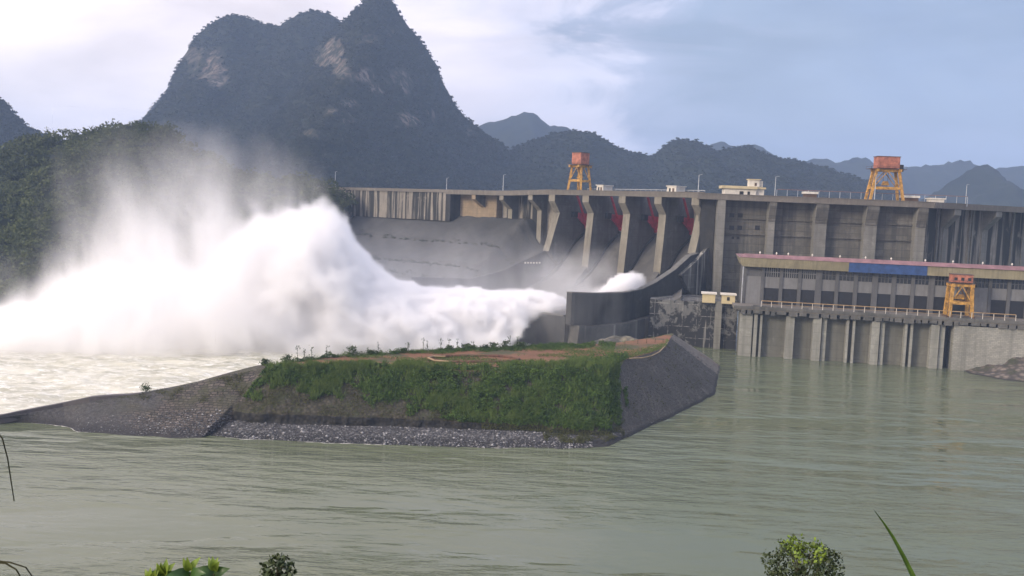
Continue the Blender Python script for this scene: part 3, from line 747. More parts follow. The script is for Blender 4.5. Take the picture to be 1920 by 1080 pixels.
ea = ax(1383, -11); b0, b1 = ax(rx(1062), -10.5), ax(rx(1443), -10.5)
w = MB(); w.hexa([F4.pt(ea + 1.4, -42, zFb), F4.pt(b0 - .02, -42, zFb), F4.pt(b0 - .02, -11, zFb), F4.pt(ea + 1.4, -11, zFb), F4.pt(ea, -42, zPk), F4.pt(b0 - .02, -42, zPk), F4.pt(b0 - .02, -10.4, zPk), F4.pt(ea, -10.4, zPk)])
w.fbox(F4, b1 + .02, aR + 2, -42, -10.7, zFb, zPk); w.build('fascia', m_fasc, ps)
w = MB(); w.fbox(F4, b0, b1, -42, -10.5, zFb - .1, zPk); w.build('sign_panel', m_blue, ps)
w = MB(); w.hexa([F4.pt(ea - .1, -42, zPk + .01), F4.pt(aR + 2, -42, zPk + .01), F4.pt(aR + 2, -10.2, zPk + .01), F4.pt(ea - .1, -10.2, zPk + .01), F4.pt(ea + 3, -40, zPk + .2), F4.pt(aR + 2, -40, zPk + .2), F4.pt(aR + 2, -11.9, zR - .1), F4.pt(ea + 2, -11.9, zR - .1)])
w.build('roof', m_pink, ps)
w = MB(); a = ax(1391.5, -12); w.tube([F4.pt(a, -11.6, zFb), F4.pt(a, -12.4, 17)], .22, 8); w.build('downpipe', m_pale, ps)
for px in (1421, 1452, 1474, 1519, 1571, 1619, 1667, 1731, 1783, 1839, 1894):
    a = ax(px, -14); w = MB(); w.tube([F4.pt(a, -14, zR - .8), F4.pt(a, -14, zR + .3)], .12, 6); w.tube([F4.pt(a, -14, zR + .2), F4.pt(a, -14, zR + .6), F4.pt(a, -14, zR + .8)], .35, 8, .1); w.build('roof_vent', m_white, ps)

# --- tailrace structure with piers below the station
tr = thing('tailrace_wall', F4.pt(30, -6, -2), 'grey tailrace wall with tall piers standing in the water', 'tailrace wall')
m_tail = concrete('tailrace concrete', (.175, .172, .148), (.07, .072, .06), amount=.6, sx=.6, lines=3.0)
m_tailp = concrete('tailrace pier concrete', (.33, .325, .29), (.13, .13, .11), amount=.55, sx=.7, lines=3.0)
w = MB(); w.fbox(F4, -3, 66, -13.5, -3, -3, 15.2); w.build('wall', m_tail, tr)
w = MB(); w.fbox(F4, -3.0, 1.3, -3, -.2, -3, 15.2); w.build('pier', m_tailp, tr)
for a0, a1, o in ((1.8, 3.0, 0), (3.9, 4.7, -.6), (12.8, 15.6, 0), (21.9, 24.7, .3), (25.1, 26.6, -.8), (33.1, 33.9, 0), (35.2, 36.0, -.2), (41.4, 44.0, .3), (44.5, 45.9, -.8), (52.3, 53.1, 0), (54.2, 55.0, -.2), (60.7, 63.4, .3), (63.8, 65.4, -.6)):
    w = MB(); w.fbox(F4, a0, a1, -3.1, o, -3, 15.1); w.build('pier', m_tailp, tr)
w = MB(); w.fbox(F4, 66, 67.9, -8, -6, -3, 15.1); w.build('slot', m_dark, tr)
w = MB(); w.fbox(F4, -5.5, 112, -13.0, 1.0, 16.6, 17.7); w.build('deck', m_deck, tr)
w = MB(); w.fbox(F4, -5.5, 112, 1.0, 1.25, 17.0, 18.0)
rs2 = random.Random(4)
a = -3
while a < 110:
    l = rs2.uniform(1.0, 3.4); w.fbox(F4, a, a + l, -.5, 1.12, 15.2 + rs2.uniform(-.2, .5), 16.62); a += l + rs2.uniform(.3, 1.1)
w.build('deck_edge', m_con, tr)
w = MB(); a = 0
for k in range(30):
    a = rs2.uniform(0, 108); l = rs2.uniform(.8, 2.6)
    w.fbox(F4, a, a + l, -1.5, .6, 17.7, 17.7 + rs2.uniform(.3, .7))
w.build('kerb_block', m_con, tr)
rw = thing('retaining_wall', F4.pt(90, -6, -2), 'pale block patterned concrete retaining wall at the right end of the tailrace', 'retaining wall')
def block_mat():
    m, nt, N, L, b = new_mat('blockwork')
    tc = N.new('ShaderNodeTexCoord'); mp = N.new('ShaderNodeMapping'); mp.inputs['Rotation'].default_value = (math.radians(90), 0, math.radians(F4.deg))
    mp2 = N.new('ShaderNodeMapping'); L.new(tc.outputs['Object'], mp2.inputs[0]); mp2.inputs['Rotation'].default_value = (0, 0, math.radians(F4.deg))
    s = N.new('ShaderNodeSeparateXYZ'); L.new(mp2.outputs[0], s.inputs[0]); c = N.new('ShaderNodeCombineXYZ'); L.new(s.outputs[0], c.inputs[0]); L.new(s.outputs[2], c.inputs[1])
    bk = N.new('ShaderNodeTexBrick'); L.new(c.outputs[0], bk.inputs[0]); bk.inputs['Scale'].default_value = .42; bk.inputs['Mortar Size'].default_value = .012
    bk.inputs['Color1'].default_value = (.36, .35, .31, 1); bk.inputs['Color2'].default_value = (.27, .265, .24, 1); bk.inputs['Mortar'].default_value = (.16, .158, .145, 1)
    n = noise_node(nt, .12, 6, .6); col = mixcol(nt, maprange(nt, n, .4, .7, 0, .5), bk.outputs[0], (.13, .132, .115))
    st = noise_node(nt, .5, 5, .6, sc=(1, 1, .05)); col = mixcol(nt, maprange(nt, st, .52, .68, 0, .5), col, (.12, .12, .105))
    L.new(col, b.inputs['Base Color']); b.inputs['Roughness'].default_value = .9; return m
w = MB(); w.fbox(F4, 67.9, 112, -13.5, .6, -3, 15.3); w.build('wall', block_mat(), rw)
# deck railing
m_rail = plain('dull orange rail paint', (.38, .25, .12), .6)
rl = thing('deck_railing', F4.pt(45, .8, 18), 'thin orange brown railing along the tailrace deck edge', 'railing')
a0, a1 = F4.hit(1428, 560, .6)[0], F4.hit(1905, 590, .6)[0]
w = MB(); w.bar(F4.pt(a0, .7, 20.1), F4.pt(a1, .7, 20.1), .22, .22); w.bar(F4.pt(a0, .7, 19.0), F4.pt(a1, .7, 19.0), .09, .09); w.build('rail', m_rail, rl)
npost = 24
for k in range(npost + 1):
    a = a0 + (a1 - a0) * k / npost; w = MB(); w.bar(F4.pt(a, .7, 17.7), F4.pt(a, .7, 20.0), .16); w.build('post', m_white, rl)

# --- crest furniture
m_yel = plain('orange yellow crane paint', (.44, .24, .05), .65, var=.45, scale=.9)
m_box = plain('faded orange red sheet', (.34, .125, .08), .7, var=.35, scale=.7)
m_rust = plain('dark machinery', (.10, .06, .04), .6)
class PF:                                       # local frame with origin
    def __init__(s, F, a, o, z): s.F = F; s.a = a; s.o = o; s.z = z
    def __call__(s, x, y, z): return s.F.pt(s.a + x, s.o + y, s.z + z)
def crane(F, a, o, z, W_, D_, Hh, label, group, boxw, boxh, box_d, spl=.78, cab=False, hook=True, windows=0):
    q = PF(F, a, o, z)
    t = thing('gantry_crane', q(0, 0, 0), label, 'gantry crane', group)
    top = .76 * Hh - boxh * .0
    top = Hh - boxh - .5
    for sx in (-1, 1):
        for sy in (-1, 1):
            w = MB(); w.bar(q(sx * W_ / 2, sy * D_ / 2, .5), q(sx * W_ / 2 * spl, sy * D_ / 2 * spl, top), .95, .95); w.build('leg', m_yel, t)
            w = MB(); w.bar(q(sx * W_ / 2 - 1.0, sy * D_ / 2, .35), q(sx * W_ / 2 + 1.0, sy * D_ / 2, .35), .8, .7); w.build('bogie', m_rust, t)
    zc = .46 * top; f = 1 - (1 - spl) * zc / top
    for sy in (-1, 1):
        w = MB(); w.bar(q(-W_ / 2 * f, sy * D_ / 2 * f, zc), q(W_ / 2 * f, sy * D_ / 2 * f, zc), .7, 1.0); w.build('cross_beam', m_yel, t)
    for sx in (-1, 1):
        w = MB(); w.bar(q(sx * W_ / 2 * f, -D_ / 2 * f, zc), q(sx * W_ / 2 * f, D_ / 2 * f, zc), .7, .9); w.build('cross_beam', m_yel, t)
        w = MB(); w.bar(q(sx * W_ / 2 * spl, -D_ / 2 - 1, top), q(sx * W_ / 2 * spl, D_ / 2 + 1, top), .9, 1.1); w.build('main_girder', m_yel, t)
    for sy in (-1, 1):
        w = MB(); w.bar(q(-W_ / 2 * spl - .8, sy * D_ / 2 * spl, top + .1), q(W_ / 2 * spl + .8, sy * D_ / 2 * spl, top + .1), .8, 1.0); w.build('main_girder', m_yel, t)
    w = MB(); zt = top + .65
    for sy in (-1, 1): w.bar(q(-W_ / 2 - .4, sy * (D_ / 2 + .2), zt + 1.0), q(W_ / 2 + .4, sy * (D_ / 2 + .2), zt + 1.0), .1)
    for k in range(7):
        for sy in (-1, 1): x = -W_ / 2 - .4 + (W_ + .8) * k / 6; w.bar(q(x, sy * (D_ / 2 + .2), zt - .1), q(x, sy * (D_ / 2 + .2), zt + 1.0), .08)
    w.hexa([q(-W_ / 2 - .5, -D_ / 2 - .3, zt - .15), q(W_ / 2 + .5, -D_ / 2 - .3, zt - .15), q(W_ / 2 + .5, D_ / 2 + .3, zt - .15), q(-W_ / 2 - .5, D_ / 2 + .3, zt - .15),
            q(-W_ / 2 - .5, -D_ / 2 - .3, zt), q(W_ / 2 + .5, -D_ / 2 - .3, zt), q(W_ / 2 + .5, D_ / 2 + .3, zt), q(-W_ / 2 - .5, D_ / 2 + .3, zt)])
    w.build('walkway', m_rust, t)
    bw_, bd = boxw / 2, box_d / 2
    w = MB(); r8 = [(-bw_, -bd), (bw_, -bd), (bw_, bd), (-bw_, bd)]
    w.hexa([q(x, y, zt + .3) for x, y in r8] + [q(x, y, zt + boxh) for x, y in r8]); mh = w.build('machine_house', m_box, t)
    w = MB(); r8 = [(x * 1.06, y * 1.06) for x, y in r8]; w.hexa([q(x, y, zt + boxh) for x, y in r8] + [q(x, y, zt + boxh + .25) for x, y in r8]); w.build('roof', m_rust, mh)
    for k in range(windows):
        x = -bw_ + 2 * bw_ * (k + .5) / windows; w = MB()
        w.hexa([q(x - .5, bd, zt + 1.0), q(x + .5, bd, zt + 1.0), q(x + .5, bd + .06, zt + 1.0), q(x - .5, bd + .06, zt + 1.0), q(x - .5, bd, zt + 2.0), q(x + .5, bd, zt + 2.0), q(x + .5, bd + .06, zt + 2.0), q(x - .5, bd + .06, zt + 2.0)])
        w.build('window', m_dark, mh)
    if cab:
        w = MB(); x = W_ / 2 * spl + 1.4; w.hexa([q(x - .7, -.8, top - .2), q(x + .7, -.8, top - .2), q(x + .7, .8, top - .2), q(x - .7, .8, top - .2), q(x - .7, -.8, top + 2.6), q(x + .7, -.8, top + 2.6), q(x + .7, .8, top + 2.6), q(x - .7, .8, top + 2.6)])
        w.build('operator_cab', m_dark, t)
    br_ = MB()
    for sy in (-1, 1):
        fa = 1 - (1 - spl) * .04; y0_ = sy * D_ / 2
        br_.bar(q(-W_ / 2 * f, y0_ * f, zc), q(0, y0_ * spl, top - .3), .28); br_.bar(q(W_ / 2 * f, y0_ * f, zc), q(0, y0_ * spl, top - .3), .28)
    br_.build('brace', m_yel, t)
    ld_ = MB()
    for e in (-.25, .25): ld_.bar(q(-W_ / 2 - .55 + e, D_ / 2 + .1, .6), q(-W_ / 2 * spl - .55 + e, D_ / 2 * spl + .1, top), .07)
    nr = int(top / .8)
    for k in range(1, nr):
        u_ = k / nr; s_ = 1 - (1 - spl) * u_; ld_.bar(q(-W_ / 2 * s_ - .8, D_ / 2 * s_ + .1, top * u_), q(-W_ / 2 * s_ - .3, D_ / 2 * s_ + .1, top * u_), .07)
    ld_.build('ladder', m_rust, t)
    if hook:
        w = MB(); w.bar(q(-.9, 0, top), q(-.9, 0, zc + 2.6), .12); w.bar(q(.9, 0, top), q(.9, 0, zc + 2.6), .12)
        w.build('hoist_rope', m_rust, t)
        w = MB(); w.hexa([q(-1.5, -.6, zc + 1.2), q(1.5, -.6, zc + 1.2), q(1.5, .6, zc + 1.2), q(-1.5, .6, zc + 1.2), q(-.9, -.5, zc + 2.8), q(.9, -.5, zc + 2.8), q(.9, .5, zc + 2.8), q(-.9, .5, zc + 2.8)])
        w.build('hook_block', m_yel, t)
    return t
G = 'gantry cranes on the dam and tailrace deck'
a, _z = F1.hit(1085, 352, -5)
crane(F1, a, -5.5, dtop(a) - 1.15, 7.6, 7.6, 18.0, 'slim yellow crane with orange box, on the dam crest above the spillway', G, 5.2, 5.4, 6.2, spl=.68)
a, _z = F2.hit(1659, 366, -5)
crane(F2, a, -5.5, 56.9, 13.2, 6.5, 18.4, 'broadest yellow crane with faded red box, on the dam crest behind the power station', G, 8.6, 4.8, 6, spl=.68, cab=True)
a, _z = F4.hit(1797, 588, -4)
crane(F4, a, -4.2, 17.7, 7.2, 6.0, 14.6, 'lowest yellow crane with three windowed red box, on the tailrace deck', G, 6.6, 2.9, 4.5, spl=.86, windows=3)

m_hut = m_white
def hut(F, x0, x1, py, h, label, dd=5, door=True, o=-3, roof=.35, mat=None):
    a0, a1 = F.hit(x0, py, o)[0], F.hit(x1, py, o)[0]
    z = dtop(a0) - 1.15 if F is F1 else 56.9
    t = thing('crest_hut', F.pt((a0 + a1) / 2, o - dd / 2, z), label, 'hut', 'small huts along the dam crest')
    w = MB(); w.fbox(F, a0, a1, o - dd, o, z, z + h); w.build('wall', mat or m_hut, t)
    w = MB(); w.fbox(F, a0 - .4, a1 + .4, o - dd - .4, o + .4, z + h, z + h + roof); w.build('roof', m_hut, t)
    if door:
        am = a0 + (a1 - a0) * .3
        w = MB(); w.fbox(F, am - .45, am + .45, o, o + .06, z + .9, z + h - .7); w.build('window', m_dark, t)
        w = MB(); am = a0 + (a1 - a0) * .68; w.fbox(F, am - .5, am + .5, o, o + .06, z, z + h - .7); w.build('door', m_rust, t)
hut(F1, 1119, 1131, 352, 3.4, 'leftmost small white hut on the dam crest, just right of the slim crane', 7)
hut(F1, 1251, 1268, 353, 3.4, 'second white hut from the left on the dam crest, above the third spillway gate', 7)
hut(F2, 1511, 1532, 362, 2.6, 'low white roofed hut on the crest between the white control building and the broad crane', door=False, o=-6, mat=m_rust, roof=.9)
hut(F2, 1697, 1723, 366, 2.6, 'low white roofed hut on the crest just right of the broad crane', door=False, o=-6, mat=m_rust, roof=.9)
hut(F2, 1746, 1771, 372, 2.4, 'rightmost low white hut on the dam crest', door=False, o=-6, roof=.5)
cb = thing('control_building', F2.pt(14, -8, 56.9), 'white two level control building on the dam crest', 'building')
a0, a1 = F2.hit(1359, 356, -3)[0], F2.hit(1418, 356, -3)[0]; a2 = F2.hit(1434, 356, -3)[0]
w = MB(); w.fbox(F2, a0, a1, -10, -3, 56.9, 60.4); w.fbox(F2, a1, a2, -12, -4.2, 56.9, 60.6); w.build('wall', m_white, cb)
w = MB(); w.fbox(F2, a0 - 1.2, a1 + .3, -11, -2.2, 60.4, 61.5); w.fbox(F2, a1 + .3, a2 + .6, -12.6, -3.6, 60.6, 61.3); w.build('roof', m_cream, cb)
t0, t1 = F2.hit(1405, 342, -4)[0], F2.hit(1424, 342, -4)[0]
w = MB(); w.fbox(F2, t0, t1, -8, -3.8, 61.5, 64.2); w.fbox(F2, t1, t1 + 1.6, -8, -5, 61.4, 63.9); w.build('tower', m_white, cb)
w = MB(); w.fbox(F2, t0 - .4, t1 + .5, -8.5, -3.3, 64.2, 64.55); w.build('tower_roof', m_cream, cb)
for px in (1389, 1392, 1404):
    a = F2.hit(px, 358, -3)[0]; w = MB(); w.fbox(F2, a - .5, a + .5, -3, -2.94, 57.8, 59.4); w.build('window', m_dark, cb)
a = F2.hit(1417, 345, -3.8)[0]; w = MB(); w.fbox(F2, a - .45, a + .45, -3.8, -3.74, 61.8, 63.0); w.build('window', m_rust, cb)
# low slab over the deck under the slim crane and between the huts
# lamp posts
def lamp(F, px, top, label, o=-.9):
    a = F.hit(px, 360, o)[0]; z = (dtop(max(a, -276)) - 1.1) if F is F1 else 56.9
    zt = F.hit(px, top, o)[1]
    t = thing('lamp_post', F.pt(a, o, z), label, 'lamp post', 'lamp posts along the dam crest')
    w = MB(); w.tube([F.pt(a, o, z), F.pt(a, o, zt)], .2, 8, .12); w.build('pole', m_pale, t)
    w = MB(); w.tube([F.pt(a, o, zt - .1), F.pt(a + .7, o, zt + .15), F.pt(a + 1.0, o, zt + .15)], .06, 6); w.build('arm', m_pale, t)
    w = MB(); w.bar(F.pt(a + .9, o, zt + .12), F.pt(a + 1.5, o, zt + .16), .2, .1); w.build('lamp_head', m_pale, t)
lamp(F1, 628, 322, 'leftmost lamp post on the crest, above the streaked dam wall in the mist')
lamp(F1, 837, 334, 'lamp post where the streaked wall ends and the corbelled piers begin')
lamp(F1, 943, 328, 'lamp post over the second corbelled pier left of the spillway')
lamp(F1, 1309, 328, 'lamp post over the rightmost spillway pier')
lamp(F2, 1453, 331, 'lamp post just right of the white control building')
lamp(F2, 1640.5, 328, 'lamp post standing in front of the broad crane')
lamp(F3, 1812, 346, 'rightmost lamp post on the crest, at the end of the rust coloured rail frame', -.9)
rf = thing('rail_frame', F2.pt(58, -7, 56.9), 'tall thin rust coloured rail frame along the crest beside the broad crane', 'rail frame')
m_rr = plain('rusty rail', (.20, .12, .11), .7)
w = MB(); a0, a1 = F2.hit(1457, 352, -8)[0], F2.hit(1815, 362, -8)[0]
w.bar(F2.pt(a0, -8, 60.9), F2.pt(a1, -8, 60.9), .22); w.build('rail', m_rr, rf)
for k in range(19):
    a = a0 + (a1 - a0) * k / 18; w = MB(); w.bar(F2.pt(a, -8, 56.9), F2.pt(a, -8, 60.8), .18); w.build('post', m_pale, rf)
for aa0, aa1, F, lab in ((-64, -2, F1, 'crest handrail behind the huts over the spillway'),):
    t = thing('crest_handrail', F.pt(-30, -10, 57), lab, 'handrail')
    w = MB(); dstrip(w, F, aa0, aa1, -10.2, -10, .9, 1.1, 6, dtop); dstrip(w, F, aa0, aa1, -10.2, -10, .1, .2, 6, dtop); w.build('rail', m_pale, t)
    for k in range(24):
        a = aa0 + (aa1 - aa0) * k / 23; w = MB(); w.bar(F.pt(a, -10.1, dtop(a) - 1.1), F.pt(a, -10.1, dtop(a) + .9), .14); w.build('post', m_pale, t)
w = MB(); dstrip(w, F1, heads[0] + 8, heads[1] + 8, -9, -1.2, -1.14, .9, 2, dtop)
# ------------------------------------------------------------------ the island
def I(pts, n):
    pts = np.array(pts, float); return pts
#       shore px,py   | toe frac, toe z, scarp z | top px,py,z | back px,py,z
ST = [
 (-420, 800,  .5, .3, .3, -420, 790, .9,  -420, 789, .9),
 (-120, 795,  .5, .4, .4, -120, 793, 1.0, -120, 792, 1.0),
 (0,    791,  .5, .5, .5,  0, 784, 1.3,   0, 782.5, 1.3),
 (60,   793,  .5, .9, .9,  60, 774.5, 1.9,  60, 772.5, 1.9),
 (120,  799,  .5, 1.5, 1.5, 122, 763, 2.9,  122, 761, 2.9),
 (150,  809,  .5, 2.0, 2.0, 170, 754.5, 4.2, 170, 752.5, 4.2),
 (250,  817,  .5, 3.0, 3.0, 268, 739, 6.0, 268, 737, 6.0),
 (320,  821,  .5, 3.9, 3.9, 370, 717, 8.2, 372, 714.5, 8.2),
 (378,  821,  .5, 4.8, 4.8, 485, 692, 11.2, 480, 686.5, 11.2),
 (392,  816,  .38, 1.9, 3.8, 500, 690, 11.6, 492, 684, 11.6),
 (450,  823,  .40, 1.9, 3.8, 545, 692, 12, 540, 679, 12),
 (600,  830,  .40, 1.8, 3.7, 640, 691, 12, 640, 667, 12),
 (700,  833,  .40, 1.8, 3.5, 730, 692, 12, 735, 661, 12),
 (800,  836,  .40, 1.8, 3.2, 815, 694, 12, 825, 657, 12),
 (900,  839,  .40, 1.7, 2.8, 905, 697, 12, 920, 654, 12),
 (1000, 840,  .38, 1.5, 2.4, 1000, 699, 12, 1010, 650, 12),
 (1090, 841,  .30, 1.2, 1.9, 1080, 700, 12, 1090, 646, 12),
 (1140, 838,  .25, 1.0, 1.5, 1138, 696, 12, 1140, 644, 12),
 (1165, 826,  .2, 1.6, 1.6, 1150, 684, 12, 1165, 641, 12),
 (1205, 806,  .3, 3.3, 3.3, 1180, 672, 12, 1190, 637, 12),
 (1280, 772,  .3, 3.6, 3.6, 1215, 663, 12, 1220, 633, 12),
 (1342, 738,  .3, 3.6, 3.6, 1248, 652, 12, 1240, 630, 12),
 (1344, 718,  .3, 3.6, 3.6, 1254, 640, 12, 1248, 628, 12),
 (1348, 698,  .3, 3.6, 3.6, 1258, 631, 12, 1253, 627, 12),
 (1351, 688,  .3, 3.6, 3.6, 1264, 628, 12, 1258, 626, 12),
 (1332, 672,  .3, 3.6, 3.6, 1262, 626.5, 12, 1258, 625.4, 12)]
ST = np.array(ST, float); ns = len(ST)
keys = np.array([0] + list(np.cumsum(np.hypot(np.diff(ST[:, 5]), np.diff(ST[:, 6]) * 2) + np.hypot(np.diff(ST[:, 0]), np.diff(ST[:, 1])) * .5)))
NC = 720
ts = np.linspace(0, keys[-1], NC)
S = np.stack([np.interp(ts, keys, ST[:, k]) for k in range(11)], 1)
st_f = np.interp(ts, keys, np.arange(ns))                 # fractional station number
nb_ = 7
cols = []; part = []
def lerp(a, b, t): return a + (b - a) * t
for i in range(NC):
    r = S[i]
    sh = np.array(W(r[0], r[1], 0)); tp_ = np.array(W(r[5], r[6], r[7])); bk = np.array(W(r[8], r[9], r[10]))
    dirn = tp_ - sh; dirn[2] = 0
    under = sh - dirn / (np.linalg.norm(dirn) + 1e-6) * 4; under[2] = -2.5
    toe = lerp(sh, tp_, r[2]); toe[2] = r[3]
    sc = toe + dirn * .02; sc[2] = r[4]
    if abs(r[3] - r[4]) < .01: sc = lerp(toe, tp_, .03)
    c = [under]; p = [0]
    for (q0, q1, k, tagn) in ((under, sh, 3, 0), (sh, toe, 9, 1), (toe, sc, 4, 2), (sc, tp_, 20, 3), (tp_, bk, 22, 4)):
        for j in range(1, k + 1): c.append(lerp(q0, q1, j / k)); p.append(tagn)
    out = np.array([-.35, 1.0, 0]) * 9
    e = bk + out; e[2] = -2.5 + 0
    bshore = bk + out * min(1.0, .25 + bk[2] / 12)
    bshore[2] = -2.5
    for j in range(1, 9): c.append(lerp(bk, bshore, j / 8)); p.append(5)
    cols.append(c); part = p
V = np.array(cols); NR = V.shape[1]; part = np.array(part)
X_, Y_, Z_ = V[..., 0], V[..., 1], V[..., 2]
sf = st_f[:, None] + 0 * X_
pr_ = part[None, :] + 0 * sf
# roughness of the ground
mid = (pr_ >= 1) & (pr_ <= 4)
amp = np.where(pr_ == 4, .10, np.where(pr_ == 3, .22, np.where(pr_ == 1, .12, .05)))
amp = np.where(sf < 8.5, .06, amp); amp = np.where((sf > 18) & (pr_ < 4), .10, amp)
nz_ = fbm(X_ / 2.2, Y_ / 2.2, Z_ / 2.2, 4)
Z_ += nz_ * amp + np.where(pr_ == 4, fbm(X_ / 9, Y_ / 9, 0, 3) * .28, 0)
Y_ += np.where((pr_ == 2) & (sf > 9) & (sf < 17), fbm(X_ / 2.5, Z_ * 0, 4, 4) * 1.2, 0)
jj_ = np.arange(NR)[None, :] + 0 * sf; fd_ = np.clip(1 - (jj_ - 3) / 8.0, 0, 1)
X_ += np.where(pr_ <= 1, fbm(X_ / 3 + 7, Y_ / 3, 1, 3) * .5, 0) * fd_; Y_ += np.where(pr_ <= 1, fbm(X_ / 4, Y_ / 4 + 5, 2, 4) * .9, 0) * fd_
V = np.stack([X_, Y_, Z_], -1)

def stone_mat(name, c1, c2, dark, scale, wet=1.2, veg=None, rough=.9, band=None, gv=(0.04, .045, .02), streak=False):
    m, nt, N, L, b = new_mat(name)
    tc = N.new('ShaderNodeTexCoord')
    vo = N.new('ShaderNodeTexVoronoi'); vo.inputs['Scale'].default_value = scale; L.new(tc.outputs['Object'], vo.inputs[0])
    sx = N.new('ShaderNodeSeparateColor'); L.new(vo.outputs['Color'], sx.inputs[0])
    n = noise_node(nt, .35, 5, .6)
    col = mixcol(nt, maprange(nt, sx.outputs[0], .15, .95), c1, c2)
    col = mixcol(nt, maprange(nt, vo.outputs['Distance'], .28 / 1, .62, 0, .85), col, dark)
    col = mixcol(nt, maprange(nt, n, .4, .7, 0, .55), col, dark)
    if streak:
        at_ = N.new('ShaderNodeAttribute'); at_.attribute_name = 'uvp'
        q1 = noise_node(nt, .55, 6, .7, vec=at_.outputs['Vector'], sc=(1, .12, 1), rot=(0, 0, .25)); col = mixcol(nt, maprange(nt, q1, .54, .66, 0, .55), col, tuple(min(1, x * 1.5) for x in c2))
        q2 = noise_node(nt, .14, 6, .7); col = mixcol(nt, maprange(nt, q2, .40, .62, .75, 0), col, tuple(x * 1.25 for x in dark))
        v = noise_node(nt, .11, 7, .75); col = mixcol(nt, maprange(nt, v, .66, .72, 0, .7), col, (.05, .045, .02))
    if veg:
        v = noise_node(nt, veg, 6, .7)
        col = mixcol(nt, maprange(nt, v, .52, .62, 0, .85), col, gv)
    gp_ = N.new('ShaderNodeNewGeometry'); sp_ = N.new('ShaderNodeSeparateXYZ'); L.new(gp_.outputs['Position'], sp_.inputs[0])
    wetm = maprange(nt, sp_.outputs[2], wet * .5, wet, 1, 0)
    col = mixcol(nt, wetm, col, tuple(x * .45 for x in dark))
    L.new(col, b.inputs['Base Color']); b.inputs['Roughness'].default_value = rough
    h = N.new('ShaderNodeMath'); h.operation = 'SUBTRACT'; h.inputs[0].default_value = 1; L.new(vo.outputs['Distance'], h.inputs[1])
    bump(nt, b, h.outputs[0], .9, .25); return m
def paving_mat():
    m, nt, N, L, b = new_mat('pitched stone paving')
    at = N.new('ShaderNodeAttribute'); at.attribute_name = 'uvp'
    bk = N.new('ShaderNodeTexBrick'); L.new(at.outputs['Vector'], bk.inputs[0]); bk.inputs['Scale'].default_value = 1.0
    bk.inputs['Brick Width'].default_value = 1.15; bk.inputs['Row Height'].default_value = .78; bk.inputs['Mortar Size'].default_value = .12; bk.inputs['Mortar Smooth'].default_value = .5
    bk.offset = .35
    bk.inputs['Color1'].default_value = (.125, .102, .088, 1); bk.inputs['Color2'].default_value = (.050, .042, .038, 1); bk.inputs['Mortar'].default_value = (.014, .013, .011, 1)
    sp_ = N.new('ShaderNodeSeparateXYZ'); gp_ = N.new('ShaderNodeNewGeometry'); L.new(gp_.outputs['Position'], sp_.inputs[0])
    # bigger stones bare towards the water on the left
    f = noise_node(nt, 1.3, 6, .7); g_ = noise_node(nt, .16, 4, .6)
    grav = mixcol(nt, maprange(nt, f, .35, .65), (.030, .029, .031), (.080, .077, .077))
    mx = N.new('ShaderNodeMath'); mx.operation = 'ADD'
    L.new(maprange(nt, sp_.outputs[0], -82, -70, 1, 0), mx.inputs[0]); L.new(maprange(nt, g_, .35, .65, -.4, .4), mx.inputs[1])
    col = mixcol(nt, maprange(nt, mx.outputs[0], .2, .8), bk.outputs[0], grav)
    v = noise_node(nt, .22, 6, .7)
    vv_ = N.new('ShaderNodeMath'); vv_.operation = 'MULTIPLY'; L.new(maprange(nt, v, .42, .58, 0, .8), vv_.inputs[0]); L.new(maprange(nt, sp_.outputs[2], 2.2, 6.5), vv_.inputs[1])
    col = mixcol(nt, vv_.outputs[0], col, (.048, .050, .022))
    w_ = noise_node(nt, 3.2, 3, .6); col = mixcol(nt, maprange(nt, w_, .66, .70, 0, .8), col, (.24, .235, .235))
    col = mixcol(nt, maprange(nt, sp_.outputs[2], .5, 1.6, .85, 0), col, (.022, .021, .024))
    L.new(col, b.inputs['Base Color']); b.inputs['Roughness'].default_value = .9
    bump(nt, b, bk.outputs['Fac'], -.8 if False else .9, -.15); return m
m_pave = paving_mat()
m_beach = stone_mat('beach shingle', (.05, .05, .055), (.20, .195, .195), (.026, .025, .027), 1.6, wet=1.05)
m_scarp = stone_mat('undercut earth', (.020, .019, .018), (.035, .033, .03), (.010, .010, .010), 1.2, wet=.2)
m_soil = stone_mat('rough bank', (.050, .042, .028), (.085, .075, .055), (.028, .026, .018), 1.3, wet=.2, veg=.3)
m_grav = stone_mat('grey gravel slope', (.066, .060, .053), (.122, .112, .100), (.030, .028, .025), 1.9, wet=.7, veg=None, streak=True)
def red_mat():
    m, nt, N, L, b = new_mat('red earth')
    n = noise_node(nt, .12, 6, .65); f = noise_node(nt, 1.6, 6, .7); v = noise_node(nt, .10, 7, .7, sc=(.5, 1, 1))
    col = mixcol(nt, maprange(nt, n, .35, .65), (.150, .066, .030), (.225, .098, .046))
    col = mixcol(nt, maprange(nt, f, .4, .7, 0, .4), col, (.075, .040, .024))
    col = mixcol(nt, maprange(nt, v, .50, .58, 0, .85), col, (.040, .052, .018))
    L.new(col, b.inputs['Base Color']); b.inputs['Roughness'].default_value = .95; bump(nt, b, f, .6, .2); return m
m_redsoil = red_mat()
m_strip = stone_mat('pale mortared edge', (.15, .135, .115), (.20, .18, .15), (.10, .09, .078), 1.2, wet=.5, veg=.12, gv=(.12, .075, .05))
fi_, fj_ = np.meshgrid(np.arange(NC - 1), np.arange(NR - 1), indexing='ij')
pf = part[1:][fj_]; sff = st_f[:-1][fi_]
fm = np.where(pf <= 1, 1, np.where(pf == 2, 2, np.where(pf == 3, 3, np.where(pf == 4, 4, 3))))
fm = np.where((sff < 9) & (pf <= 4), 0, fm)
fm = np.where((sff >= 18) & (pf <= 3), 5, fm)
fm = np.where((sff >= 22.6) & (pf <= 3), 6, fm)
